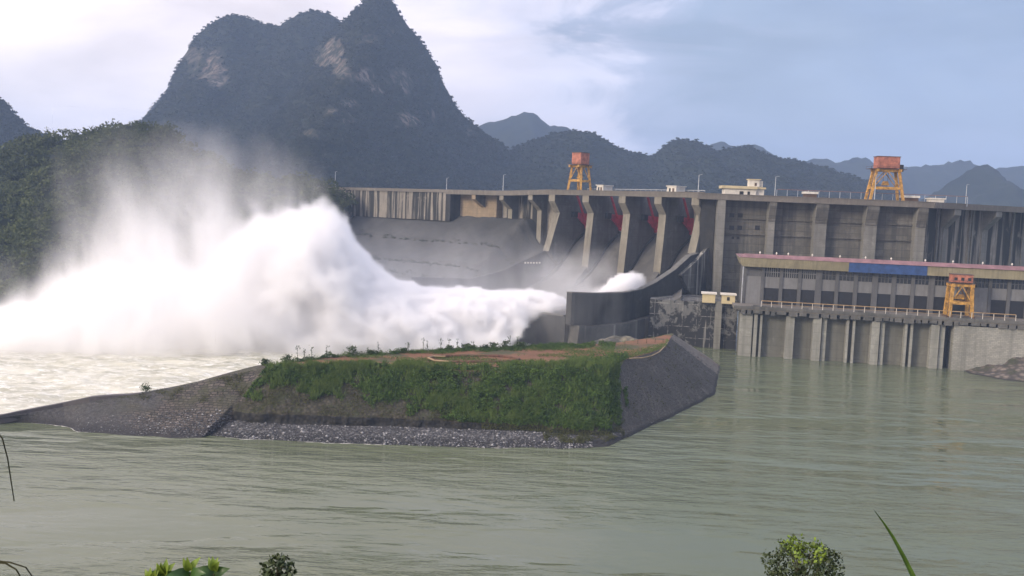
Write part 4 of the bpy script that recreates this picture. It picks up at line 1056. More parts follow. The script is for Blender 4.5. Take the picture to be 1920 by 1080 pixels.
isl = mesh_obj('island_ground', V.reshape(-1, 3), grid_faces(NC, NR), None, mats=[m_pave, m_beach, m_scarp, m_soil, m_redsoil, m_grav, m_strip], fmat=fm.ravel())
isl['kind'] = 'structure'
# coordinates laid along the paving: metres along the shore, metres up the slope
dlen = np.concatenate([[0], np.cumsum(np.linalg.norm(np.diff(V[:, 12], axis=0), axis=1))])
up = np.concatenate([np.zeros((NC, 1)), np.cumsum(np.linalg.norm(np.diff(V, axis=1), axis=2), axis=1)], 1)
uv = np.stack([dlen[:, None] + 0 * up + fbm(up / 3, dlen[:, None] / 3, 0, 4) * 1.0, up + fbm(up / 4, dlen[:, None] / 4, 5, 4) * .9, 0 * up], -1)
at = isl.data.attributes.new('uvp', 'FLOAT_VECTOR', 'POINT'); at.data.foreach_set('vector', uv.reshape(-1).astype(np.float32))

def surf(sf0, sf1, parts, n, seed, wfun=None):
    """random points on the island surface with station between sf0, sf1 in the given bands"""
    rs = np.random.RandomState(seed)
    ii = np.where((st_f >= sf0) & (st_f < sf1))[0][:-1]; jj = np.where(np.isin(part, parts))[0]; jj = jj[jj > 0]
    a = V[ii[:, None], jj[None, :] - 1]; b_ = V[ii[:, None] + 1, jj[None, :] - 1]; c_ = V[ii[:, None], jj[None, :]]
    ar = np.linalg.norm(np.cross(b_ - a, c_ - a), axis=2)
    if wfun is not None: ar = ar * wfun(a[..., 0], a[..., 1], a[..., 2], st_f[ii][:, None], part[jj][None, :], jj[None, :])
    pr = (ar / ar.sum()).ravel(); k = rs.choice(pr.size, n, p=pr)
    ki, kj = k // len(jj), k % len(jj); u = rs.rand(n)[:, None]; v = rs.rand(n)[:, None]
    return a[ki, kj] + (b_[ki, kj] - a[ki, kj]) * u + (c_[ki, kj] - a[ki, kj]) * v
rs = np.random.RandomState(12)
m_green = leaf_mat('lush creeper leaves', (.022, .052, .010), (.066, .112, .020), .22, fine=1.2)
m_brown = leaf_mat('dry grass and creeper', (.040, .048, .014), (.075, .078, .026), .4, fine=2.0)
m_grass = leaf_mat('bright grass', (.045, .085, .016), (.085, .125, .030), .3, fine=2.0)
j_slope0 = np.where(part == 3)[0][0]; n_sl = (part == 3).sum()
def wgreen(x, y, z, s, p, j):
    u = np.clip((j - j_slope0) / n_sl, 0, 1)
    lo = np.interp(s, [9, 10.5, 12, 12.6, 13.4, 18], [.42, .40, .36, .22, -.2, -.2])
    w = np.where(p == 3, np.clip((u - lo + fbm(x / 3, z / 2, 0, 3) * .35) / .12, 0, 1), 0)
    w4 = np.clip(1 - (j - j_slope0 - n_sl) / np.interp(s, [9, 12, 14, 16, 18], [6, 5, 3, 7, 9]) + fbm(x / 4, y / 4, 3, 3) * .8, 0, 1)
    w = w * np.clip((18.35 + fbm(x / 2, z / 2, 8, 3) * .9 - s) / .1, 0, 1)
    w4 = w4 * np.clip((18.9 - s) / .1, 0, 1)
    return np.where(p == 4, w4, w) + 1e-9
g_ = surf(9.0, 18.9, [3, 4], 100000, 1, lambda x, y, z, s, p, j: wgreen(x, y, z, s, p, j) * np.clip(fbm(x / 2.4 + 9, y / 2.4, z / 2.4, 4) * 4 + 1.25, .04, 1))
hh = (fbm(g_[:, 0] / 2.6, g_[:, 1] / 2.6, g_[:, 2] / 2.6, 4, .6) + .45) * 1.9; hh = np.clip(hh, .1, 2.2) * np.interp(g_[:, 0], [-70, -30, 0], [.6, .8, 1.0])
g_[:, 2] += hh * rs.uniform(.1, 1, len(g_)) ** .7; g_[:, 1] -= hh * .15; g_ += rs.normal(0, .1, g_.shape)
o = leaf_mesh('creeper_cover', g_, .36, m_green, seed=21, aspect=.75); tag(o, 'thick green creeper covering the front slope of the island', 'ground cover', kind='stuff')
gt_ = surf(9.2, 18.4, [3, 4], 26000, 41, lambda x, y, z, s, p, j: (wgreen(x, y, z, s, p, j) > .2) * np.clip(fbm(x / 1.5, y / 1.5, z / 1.5, 3) * 3 + .1, 0, 1) * np.clip(fbm(x / 8, y / 8, z / 8, 2) * 3 + .8, .1, 1) + 1e-9)
def tufts(name, p, h, mat, seed, w=.07):
    rs = np.random.RandomState(seed); n = len(p); hh_ = rs.uniform(.5, 1.2, n) * h; lean = rs.normal(0, .35, (n, 2)) * hh_[:, None]; a = rs.uniform(0, 6.28, n); sx_, sy_ = np.cos(a) * w, np.sin(a) * w * .5
    v = np.stack([p + np.stack([-sx_, -sy_, 0 * a], 1), p + np.stack([sx_, sy_, 0 * a], 1), p + np.stack([sx_ * .3 + lean[:, 0], lean[:, 1], hh_], 1)], 1).reshape(-1, 3)
    return mesh_obj(name, v, np.arange(3 * n).reshape(-1, 3), mat)
gt_[:, 2] += .25
m_blades = leaf_mat('long grass', (.045, .082, .016), (.095, .135, .032), .5, fine=3)
o = tufts('long_grass', gt_, 1.5, m_blades, 5, .09); tag(o, 'long light green grass growing through the creeper on the island slope', 'grass', kind='stuff')
def wbrown(x, y, z, s, p, j):
    return np.clip(.5 + fbm(x / 3 + 3, z / 2, 2, 3) * 1.6, 0, 1) + 1e-9
b1 = surf(8.7, 14.2, [3], 13000, 2, wbrown); b2 = surf(14, 18.3, [2], 2600, 3); b3 = surf(15.2, 18.2, [1], 3000, 4, lambda x, y, z, s, p, j: np.clip(fbm(x / 2, y / 2, 9, 3) + .2, 0, 1) * (z > .35) + 1e-9); b4 = surf(5, 9, [3], 1500, 5, lambda x, y, z, s, p, j: np.clip(.1 + fbm(x / 2, y / 2, 4, 3), 0, 1) * (z > 5) + 1e-9)
bb = np.concatenate([b1, b2, b3, b4]); bb[:, 2] += rs.uniform(0, .45, len(bb)); o = leaf_mesh('dry_grass', bb, .36, m_brown, seed=22, aspect=.35)
tag(o, 'dry brown grass and creeper on the bank and above the shingle', 'grass', kind='stuff')
def wgrass(x, y, z, s, p, j):
    v = fbm(x * .5 / 5, y / 5, 7, 4)
    edge = np.clip((j - j_slope0 - n_sl) / 22, 0, 1)
    right = np.clip((s - 17.5) / 1, 0, 1) * np.clip(1 - edge * 2.6, 0, 1)
    return np.clip((v + .03) * 5, 0, 1) * (1 - right) * np.where(s > 17.5, .15, 1) + right * 1.6 + np.clip((edge - .86) * 8, 0, 1) * np.where(s < 16.3, 1.5, .1) + 1e-9
gg = surf(8.8, 22.0, [4], 34000, 6, wgrass); gg[:, 2] += rs.uniform(0, .5, len(gg)); o = leaf_mesh('grass', gg, .38, m_grass, seed=23, aspect=.3, flat=0)
tag(o, 'green grass patches on the red earth of the island top', 'grass', kind='stuff')
# ragged fringe of grass and low weeds along the back edge
fr = surf(8.6, 17.6, [4], 26000, 16, lambda x, y, z, s, p, j: np.clip(((j - j_slope0 - n_sl) / 22.0 - .80) * 8, 0, 1) * np.clip(fbm(x / 2.2, y / 2.2, 2, 3) * 3 + .75, 0, 1) + 1e-9)
fh = np.clip((fbm(fr[:, 0] / 1.3, fr[:, 1] / 1.3, 3, 3) + .45) * 1.3, .15, 1.5); fr[:, 2] += fh * rs.uniform(0, 1, len(fr)); o = leaf_mesh('grass', fr, .34, m_green, seed=31, aspect=.4)
tag(o, 'ragged fringe of green weeds along the back edge of the island top', 'grass', kind='stuff')
# thin lines of foam where the water laps the shore
fv = []; ff = []
for s0_, s1_ in ((3.0, 5.2), (9.5, 10.4), (10.7, 12.2), (14.2, 14.6)):
    ii = np.where((st_f >= s0_) & (st_f <= s1_))[0]
    for i in ii:
        p_ = V[i, 3]; w_ = max(.0, .05 + .55 * float(fbm(np.array([i / 3.0]), 0.3, 1, 3)[0])); y_ = p_[1] - .1
        fv += [(p_[0], y_ - w_ - .05, .03), (p_[0], y_ + .02, .03)]
        if i != ii[0]: n_ = len(fv); ff.append((n_ - 4, n_ - 2, n_ - 1, n_ - 3))
m_foam = plain('foam', (.50, .49, .45), .6, var=.1)
o = mesh_obj('shore_foam', fv, ff, m_foam); o['kind'] = 'stuff'; o['label'] = 'thin white foam lines where the river laps the island shore'
sc_ = surf(18.6, 22.4, [1, 3], 900, 51, lambda x, y, z, s, p, j: (z > 1) * np.clip(fbm(x / 2.5, y / 2.5, z / 2.5, 3) * 5 - 1.2, 0, 1) + 1e-7)
sc_[:, 2] += rs.uniform(0, .3, len(sc_)); o = leaf_mesh('slope_weeds', sc_, .32, m_brown, seed=52, aspect=.5); tag(o, 'sparse weeds rooted in the grey gravel slope at the right end of the island', 'weeds', kind='stuff')
# shingle: loose stones on the beach
st_ = surf(9.1, 16.5, [1], 5200, 7)
def stones(name, pts, s0, s1, mats, seed):
    rs = np.random.RandomState(seed); n = len(pts)
    base = np.array([(1, 0, 0), (-1, 0, 0), (0, 1, 0), (0, -1, 0), (0, 0, 1), (0, 0, -1)], float)
    fc = np.array([(0, 2, 4), (2, 1, 4), (1, 3, 4), (3, 0, 4), (2, 0, 5), (1, 2, 5), (3, 1, 5), (0, 3, 5)])
    sc = rs.uniform(s0, s1, n) * rs.choice([1, 1, 1, 1.9], n); v = base[None] * sc[:, None, None] * rs.uniform(.5, 1.2, (n, 1, 3)) * rs.uniform(.8, 1.2, (n, 6, 1)); v[:, :, 2] *= .6
    a = rs.uniform(0, 6.3, n); c, s = np.cos(a)[:, None], np.sin(a)[:, None]
    x = v[:, :, 0] * c - v[:, :, 1] * s; y = v[:, :, 0] * s + v[:, :, 1] * c
    v = np.stack([x, y, v[:, :, 2]], -1) + pts[:, None]
    f = (fc[None] + (np.arange(n) * 6)[:, None, None]).reshape(-1, 3)
    fmi = np.repeat(rs.choice(len(mats), n, p=[.60, .31, .09]), 8)
    return mesh_obj(name, v.reshape(-1, 3), f, None, mats=mats, fmat=fmi)
sm = [plain('dark shingle stone', (.060, .060, .066), .9), plain('grey shingle stone', (.15, .15, .155), .9), plain('pale shingle stone', (.33, .325, .33), .85)]
o = stones('shingle', st_, .10, .26, sm, 8); tag(o, 'grey and white shingle on the beach below the island bank', 'shingle', kind='stuff')
pv = surf(4.5, 9, [0, 1], 1500, 9, lambda x, y, z, s, p, j: (z > 0) * np.clip(1.2 - z / 4, .05, 1) + 1e-9); o = stones('shingle', pv, .08, .2, sm, 9); tag(o, 'dark loose shingle at the foot of the stone paving', 'shingle', kind='stuff')
gs_ = surf(18.6, 23, [1, 3], 5000, 61, lambda x, y, z, s, p, j: (z > .1) * 1.0 + 1e-9); o = stones('loose_gravel', gs_, .05, .15, [m_grav, sm[0], sm[1]], 62); tag(o, 'loose grey gravel on the right end slope of the island', 'gravel', kind='stuff')
# low training wall along the left point
m_lw = concrete('low wall concrete', (.105, .095, .10), (.05, .045, .045), amount=.5, sx=.5, lines=0)
wl = MB(); k0 = np.where((st_f >= .6) & (st_f <= 6.6))[0][::6]
jb = np.where(part == 4)[0][-1]
for i0, i1 in zip(k0, k0[1:]):
    def pq(i, dy, z): p_ = V[i, jb]; return Vector((p_[0], p_[1] + dy, z))
    t = float(np.interp(st_f[i0], [1, 2, 5, 6.6], [.5, .6, .9, -.6])); t2 = float(np.interp(st_f[i1], [1, 2, 5, 6.6], [.5, .6, .9, -.6]))
    z0a, z1a = V[i0, jb, 2], V[i1, jb, 2]
    wl.hexa([pq(i0, -.9, z0a - 1.2), pq(i1, -.9, z1a - 1.2), pq(i1, 1.2, z1a - 3), pq(i0, 1.2, z0a - 3), pq(i0, -.7, z0a + t), pq(i1, -.7, z1a + t2), pq(i1, 1.0, z1a + t2), pq(i0, 1.0, z0a + t)])
tag(wl.build('low_wall', m_lw), 'low grey wall running down to the water along the left point of the island', 'wall')

# tall weeds along the back edge of the island
m_stalk = plain('stalk', (.05, .05, .025), .9)
m_weed = leaf_mat('weed leaves', (.028, .050, .014), (.05, .078, .022), .8, fine=4)
def back_at(px):
    c = W(px, np.interp(px, ST[:, 8], ST[:, 9]), 12.0)
    i = np.argmin(np.abs(V[:, jb, 0] - c.x) + np.abs(V[:, jb, 1] - c.y) * .3)
    return Vector(V[i, jb - 1])
def weed(px, h, kind, label, off=0.0):
    rs = np.random.RandomState(int(px * 7))
    b = back_at(px); b.y -= off; t = thing('weed', b, label, 'weed', 'weeds along the skyline of the island')
    pts = []
    for s in range(1 if kind == 'stalk' else 4):
        dx, dy = (0, 0) if kind == 'stalk' else rs.normal(0, .5, 2)
        hh_ = h * rs.uniform(.75, 1)
        if kind == 'stalk': hh_ = h
        mb = MB(); topp = Vector((b.x + dx + rs.normal(0, .12), b.y + dy, b.z + hh_)); mb.tube([Vector((b.x + dx * .3, b.y, b.z - .3)), topp], .05, 5, .04); mb.build('stem', m_stalk, t)
        n = 44 if kind == 'stalk' else 70
        for k in range(n):
            u = rs.uniform(.12, 1.0) if kind == 'stalk' else rs.uniform(.0, 1.0)
            if kind == 'stalk': r = .12 + .20 * (u > .86) + .30 * (u < .3)
            else: r = .62 * (1.1 - u * .6)
            q = Vector((b.x + dx * .3, b.y, b.z)).lerp(topp, u)
            if kind == 'stalk' and .3 < u < .86 and rs.rand() < .5: continue
            pts.append((q.x + rs.normal(0, r), q.y + rs.normal(0, r), q.z + rs.normal(0, r * .5)))
    leaf_mesh('foliage', pts, .42 if kind == 'stalk' else .46, m_weed, parent=t, seed=int(px), aspect=.55)
WEEDS = [(494, 1.3, 'bush', 'small bushy weed at the left end of the grassy island top'), (536, 1.9, 'bush', 'feathery bush, first clump on the skyline left of the leftmost tall stalk'),
 (557, 3.4, 'stalk', 'leftmost tall stalk on the island skyline against the spray'), (572, 2.6, 'stalk', 'second tall stalk from the left, beside the leftmost one'), (585, 3.0, 'stalk', 'third tall stalk from the left on the island skyline'),
 (612, 2.8, 'stalk', 'fourth tall stalk from the left, standing clear of its neighbours'), (662, 2.4, 'bush', 'wide feathery bush on the skyline left of the middle'), (695, 1.3, 'bush', 'small dark bush just right of the wide feathery bush'),
 (710, 2.9, 'stalk', 'thin stalk right of the small dark bush'), (752, 1.1, 'bush', 'low green clump on the skyline, middle of the island'), (765, 2.6, 'stalk', 'stalk rising from the low green clump'),
 (793, 3.7, 'stalk', 'tallest stalk on the island skyline'), (801, 2.7, 'stalk', 'shorter stalk touching the tallest one'), (827, 3.4, 'stalk', 'slim stalk right of the tallest pair'), (842, 3.2, 'stalk', 'stalk with a bushy foot, centre right of the skyline'), (845, 1.4, 'bush', 'round bush at the foot of a stalk right of centre'),
 (857, 2.7, 'stalk', 'leaning stalk just right of the round bush'), (874, 1.6, 'bush', 'dark bush left of the long bushy row'), (888, 2.2, 'stalk', 'short stalk between two dark bushes'), (908, 1.5, 'bush', 'rounded bush near the right of the weedy skyline'), (925, 1.8, 'bush', 'bush left of the biggest dark clump'),
 (945, 2.4, 'bush', 'biggest dark leafy clump at the right of the weedy skyline'), (957, 3.4, 'stalk', 'stalk over the biggest dark clump, left one of two'), (970, 3.3, 'stalk', 'stalk over the biggest dark clump, right one of two'), (980, 1.9, 'bush', 'rightmost dark clump of the weedy skyline')]
for w_ in WEEDS: weed(*w_)
# small tree-like bush on the paved point
sb_i = np.argmin(np.abs(st_f - 6.05)); sb = Vector(V[sb_i, jb - 2]); t = thing('bush', sb, 'small dark bush alone on the ridge of the paved point', 'bush')
rs = np.random.RandomState(4); mb = MB()
for k in range(4): mb.tube([sb - Vector((0, 0, .3)), sb + Vector((rs.uniform(-.8, .8), rs.uniform(-.5, .5), rs.uniform(.8, 1.5)))], .06, 5, .03)
mb.build('stem', m_stalk, t); leaf_mesh('foliage', [(sb.x + rs.normal(0, .6), sb.y + rs.normal(0, .5), sb.z + .9 + rs.normal(0, .4)) for _ in range(200)], .36, m_weed, parent=t, seed=3)
# pale hose along the right rim, earth ring and stakes
m_hose = plain('pale hose', (.30, .22, .12), .7)
hp = [W(x, y, 12.25) for x, y in ((1180, 672), (1205, 671), (1222, 667), (1236, 660), (1244, 652), (1250, 645), (1253, 640))]
mb = MB(); mb.tube(hp, .16, 8); tag(mb.build('hose', m_hose), 'pale hose curving along the right rim of the red earth', 'hose')
m_ring = plain('turned red earth', (.105, .050, .032), .95, var=.4, scale=1.5)
rp = []
for k in range(49):
    q = 2 * math.pi * k / 48; rp.append(W(888 + 84 * math.cos(q) + 6 * math.sin(3 * q), 673.5 + 6.0 * math.sin(q), 12.15) + Vector((0, 0, .1 * math.sin(5 * q))))
mb = MB(); mb.tube(rp, .42, 8); tag(mb.build('earth_bund', m_ring), 'low ring of turned dark red earth on the island top', 'earth bund')
mb = MB(); mb.tube([W(x, y, 12.6) for x, y in ((842, 678), (815, 676), (803, 671), (812, 668), (835, 668.5))], .2, 8); tag(mb.build('pipe', m_hose), 'short pale bent pipe at the left end of the earth ring', 'pipe')
rs3 = random.Random(3)
for x, od in zip((1108, 1128, 1150, 1172, 1196, 1212, 1228, 1243), ('leftmost', 'second from the left', 'third from the left', 'fourth from the left', 'fourth from the right', 'third from the right', 'second from the right', 'rightmost')):
    b = W(x, 652 - (x - 1100) * .07, 12.0); mb = MB(); mb.tube([b - Vector((0, 0, .4)), b + Vector((rs3.uniform(-.1, .1), 0, rs3.uniform(1.0, 1.6)))], .09, 6, .07)
    o = mb.build('stake', m_stalk); tag(o, 'dark wooden stake in the red earth, ' + od + ' of the row of eight', 'stake', 'stakes in the red earth')
# yellowish rocks behind the island
def mound(name, cx, cy, rx_, ry_, h, mat, seed, n=60, rough=.35):
    g1 = np.linspace(-1, 1, n); A1, B1 = np.meshgrid(g1, g1, indexing='ij')
    r = np.sqrt(A1 ** 2 + B1 ** 2); z = h * np.clip(1 - r ** 1.6, -.3, 1)
    x = cx + A1 * rx_; y = cy + B1 * ry_
    k = fbm(x / 5 + seed, y / 5, z / 4, 5, .6); c = np.abs(fbm(x / 9 + seed, y / 9, z / 9, 3)) * 2
    z = z + (k * rough + (c - .3) * rough * .8) * h * np.clip(1.2 - r, 0, 1)
    return mesh_obj(name, np.stack([x, y, z - .4], -1).reshape(-1, 3), grid_faces(n, n), mat)
m_yrock = stone_mat('pale yellow rock', (.12, .11, .09), (.27, .235, .16), (.04, .04, .036), .35, wet=.3)
m_brock = stone_mat('brown bank rock', (.10, .08, .065), (.24, .20, .17), (.045, .04, .035), .55, wet=.3, veg=.2)
_c = P(1168, 640, 312); o = mound('rock_outcrop', _c.x + 1, _c.y + 6, 24, 10, 8.2, m_yrock, 3, 90, .22); o['kind'] = 'structure'
o = mound('river_bank', 197, 321, 43, 25, 8.8, m_brock, 8, 90); o['kind'] = 'structure'

# white water behind the island
def rapid_mat():
    m, nt, N, L, b = new_mat('churned river water')
    n = noise_node(nt, .13, 8, .68, sc=(.5, 1, 1), dist=.8); f = noise_node(nt, .6, 7, .7, sc=(.45, 1, 1), dist=.6)
    big = noise_node(nt, .03, 4, .6)
    col = mixcol(nt, maprange(nt, n, .38, .58), (.33, .32, .23), (.62, .60, .49))
    col = mixcol(nt, maprange(nt, f, .50, .62, 0, .9), col, (.80, .79, .72))
    L.new(col, b.inputs['Base Color']); b.inputs['Roughness'].default_value = .35
    bump(nt, b, f, .6, .5); return m
xs_ = np.concatenate([np.arange(-430, -170, 2.5), np.arange(-170, 40, .7)]); rr_ = np.linspace(0, 1, 190) ** 1.25
bx, by = V[:, jb, 0], V[:, jb, 1]; so = np.argsort(bx)
ylo = np.interp(xs_, bx[so], by[so]) + 3.4; ylo = np.where(xs_ > 10, np.maximum(ylo, 262), ylo)
Xr, Rr = np.meshgrid(xs_, rr_, indexing='ij'); Yr = ylo[:, None] + Rr * (372 - ylo[:, None])
Zr = .15 + (fbm(Xr / 7, Yr / 4.5, 1, 5, .6) + .15) * .95 * np.clip(Rr * 9, .25, 1) + np.abs(fbm(Xr / 2.2, Yr / 1.6, 2, 3)) * .35
Zr = np.maximum(Zr, .05)
o = mesh_obj('rapids_water', np.stack([Xr, Yr, Zr], -1).reshape(-1, 3), grid_faces(len(xs_), len(rr_)), rapid_mat(), smooth=True); o['kind'] = 'structure'

# ------------------------------------------------------------------ foreground bank and plants
m_bank = stone_mat('near bank soil', (.06, .05, .03), (.10, .085, .05), (.03, .03, .018), 3, wet=-5, veg=.5)
xs_ = np.linspace(-60, 60, 90); ys_ = np.concatenate([np.linspace(-30, 2, 20), np.linspace(2.4, 75, 90)])
Xb, Yb = np.meshgrid(xs_, ys_, indexing='ij'); Zb = np.where(Yb < 1.5, 48.35, 48.35 - (Yb - 1.5) * .78) ; Zb = np.maximum(Zb, -3.5) + fbm(Xb / 3, Yb / 3, 0, 4) * .25
o = mesh_obj('near_bank', np.stack([Xb, Yb, Zb], -1).reshape(-1, 3), grid_faces(90, 110), m_bank); o['kind'] = 'structure'
def bank_z(y): return 48.35 - max(0, y - 1.5) * .78
def leaf_blade(mb, base, tip, nrm, w, n=6, fold=.15, taper=.9):
    base = Vector(base); tip = Vector(tip); d = tip - base; side = d.cross(nrm).normalized(); nn = side.cross(d).normalized()
    b0 = len(mb.v)
    for i in range(n + 1):
        t = i / n; ww = w * math.sin(math.pi * min(1, .06 + t * .94) ** taper) * .5 if i < n else 0.0005
        c = base + d * t + nn * (d.length * .12 * math.sin(math.pi * t))
        mb.v += [tuple(c - side * ww + nn * ww * fold * 2), tuple(c), tuple(c + side * ww + nn * ww * fold * 2)]
    for i in range(n):
        for k in (0, 1): a = b0 + i * 3 + k; mb.f.append((a, a + 3, a + 4, a + 1))
m_ylf = leaf_mat('young yellow green leaf', (.10, .16, .020), (.15, .21, .035), 12, rough=.4, fine=40)
m_dlf = leaf_mat('mature dark leaf', (.020, .045, .014), (.035, .075, .020), 12, rough=.35, fine=40)
def sprout(px, topy, D, n_y, n_d, label, sc=1.0, spread=.5):
    top = P(px, topy, D); r = random.Random(int(px))
    base = Vector((top.x + .05, D + .1, bank_z(D)))
    t = thing('leafy_shoot', base, label, 'shoot', 'leafy shoots at the bottom edge')
    nod = top - Vector((0, 0, .056 * sc))
    mb = MB(); mb.tube([base, base.lerp(nod, .6) + Vector((.03, 0, 0)), nod], .007, 6, .004); mb.build('stem', m_stalk, t)
    for k in range(n_y):
        q = math.pi * (k + .5) / n_y + r.uniform(-.3, .3); mb = MB()
        leaf_blade(mb, nod + Vector((0, 0, .01)), nod + Vector((math.cos(q) * .026 * sc, r.uniform(-.02, .02), .054 * sc * (.75 + .25 * math.sin(q)))), Vector((r.uniform(-.4, .4), -1, .3)), .021 * sc, taper=.7); mb.build('young_leaf', m_ylf, t, smooth=True)
    for k in range(n_d):
        sgn = -1 if k % 2 == 0 else 1; lv = k // 2; q = r.uniform(.1, .7); mb = MB()
        b = nod - Vector((0, 0, .004 + lv * .022)) * sc
        leaf_blade(mb, b, b + Vector((sgn * math.cos(q) * .060, r.uniform(-.04, .02), math.sin(q) * .055 - lv * .01)) * sc, Vector((r.uniform(-.3, .3), -.8, .6)), .036 * sc, taper=.7); mb.build('leaf', m_dlf, t, smooth=True)
sprout(285, 1062, 2.7, 4, 3, 'low yellow green shoot, leftmost at the bottom edge', .9)
sprout(308, 1050, 2.75, 6, 3, 'full yellow green shoot, second from left at the bottom edge', 1.0)
sprout(357, 1041, 2.7, 3, 6, 'tallest shoot with yellow tip and dark broad leaves at the bottom edge', 1.0)
sprout(402, 1043, 2.75, 4, 6, 'shoot with yellow tip and dark leaves right of the tallest one', .95)
sprout(330, 1072, 2.8, 3, 2, 'small yellow tip low between the fuller shoots', .6)
def bushy(px, py, D, rx_, rz, n, leaf, label, topyel, name='bush', seed=1, twigs=14):
    rs = np.random.RandomState(seed); c = P(px, py, D); s = D / FPX
    base = Vector((c.x, D, bank_z(D))); t = thing(name, base, label, 'bush', None)
    mb = MB(); tips = []
    for k in range(twigs):
        d = rs.normal(0, 1, 3); d[2] = abs(d[2]); d /= np.linalg.norm(d); tip = Vector((c.x + d[0] * rx_ * s * .85, c.y + d[1] * rx_ * s * .7, c.z - rz * s * .5 + d[2] * rz * s * 1.2)); tips.append(tip)
        m0 = Vector((c.x, c.y, c.z - rz * s * 1.2)); mb.tube([base, m0, m0.lerp(tip, .5) + Vector((0, 0, .03)), tip], .012, 5, .004)
    mb.build('stem', m_stalk, t)
    d = rs.normal(0, 1, (n, 3)); d /= np.linalg.norm(d, axis=1)[:, None]; lump = 1 + .5 * fbm(d[:, 0] * 2.5, d[:, 1] * 2.5, d[:, 2] * 2.5, 3); r = rs.uniform(.45, 1, n) ** .6 * lump
    p = np.stack([c.x + d[:, 0] * rx_ * s * r, c.y + d[:, 1] * rx_ * s * .8 * r, c.z + d[:, 2] * rz * s * r], 1)
    keep = fbm(p[:, 0] / (rx_ * s) * 4.5 + 3, p[:, 1] / (rx_ * s) * 4.5, p[:, 2] / (rx_ * s) * 4.5, 3) > -.10 + .25 * np.clip((c.z - p[:, 2]) / (rz * s), 0, 1)
    p = p[keep]; isy = (p[:, 2] > c.z + rz * s * (.45)) & (rs.rand(len(p)) < .8) & (np.abs(p[:, 0] - c.x) < rx_ * s * .55)
    if not topyel: isy[:] = False
    leaf_mesh('foliage', p[~isy], leaf, m_bushd, parent=t, seed=seed, aspect=.6)
    if topyel: leaf_mesh('young_foliage', p[isy], leaf, m_bushy, parent=t, seed=seed + 1, aspect=.6)
m_bushd = leaf_mat('bush leaves', (.020, .034, .012), (.055, .075, .035), 6, rough=.5, fine=30)
m_bushy = leaf_mat('young bush leaves', (.09, .15, .015), (.15, .21, .03), 6, rough=.5, fine=30)
bushy(1505, 1064, 9.0, 72, 54, 4600, .038, 'round small leaved bush with bright green top at the bottom right', True, seed=5, twigs=26)
bushy(521, 1072, 5.4, 34, 32, 620, .034, 'small dark bush at the bottom edge right of the shoots', False, seed=8)
def blade(pts, D, w, label, mat, name='grass_blade'):
    pp = [P(x, y, D) for x, y in pts]; mb = MB(); n = len(pp)
    b = Vector((pp[0].x, D + .05, bank_z(D) - .05)); pp = [b] + pp; n += 1
    for i, p in enumerate(pp):
        t = i / (n - 1); ww = w * (1 - t ** 1.6) * .5 + .0006; d = (pp[min(i + 1, n - 1)] - pp[max(i - 1, 0)]).normalized(); sd = d.cross(Vector((0, 1, .2))).normalized()
        mb.v += [tuple(p - sd * ww), tuple(p + Vector((0, .004, 0))), tuple(p + sd * ww)]
    for i in range(n - 1):
        for k in (0, 1): a = i * 3 + k; mb.f.append((a, a + 3, a + 4, a + 1))
    tag(mb.build(name, mat), label, 'grass blade', 'single grass blades at the frame edges')
m_blade = leaf_mat('grass blade green', (.035, .075, .015), (.06, .11, .02), 3, rough=.5)
m_bladed = leaf_mat('dull grass blade', (.05, .052, .03), (.08, .08, .045), 3, rough=.6)
blade([(1735, 1130), (1712, 1080), (1695, 1045), (1675, 1008), (1658, 982), (1640, 958)], 2.4, .014, 'straight green grass blade leaning left at the bottom right', m_blade)
blade([(-60, 900), (-30, 820), (-8, 806), (4, 822), (14, 860), (20, 900), (26, 940)], 2.2, .0035, 'thin drooping grass stalk at the left frame edge', m_bladed)
blade([(-60, 1100), (-20, 1054), (10, 1056), (30, 1068), (44, 1092)], 2.0, .008, 'thick arching grass blade at the bottom left corner', m_bladed)
blade([(-70, 1100), (-20, 1050), (20, 1055), (48, 1064), (66, 1090)], 2.1, .006, 'thin arching grass blade behind the thick one at the bottom left corner', m_bladed)
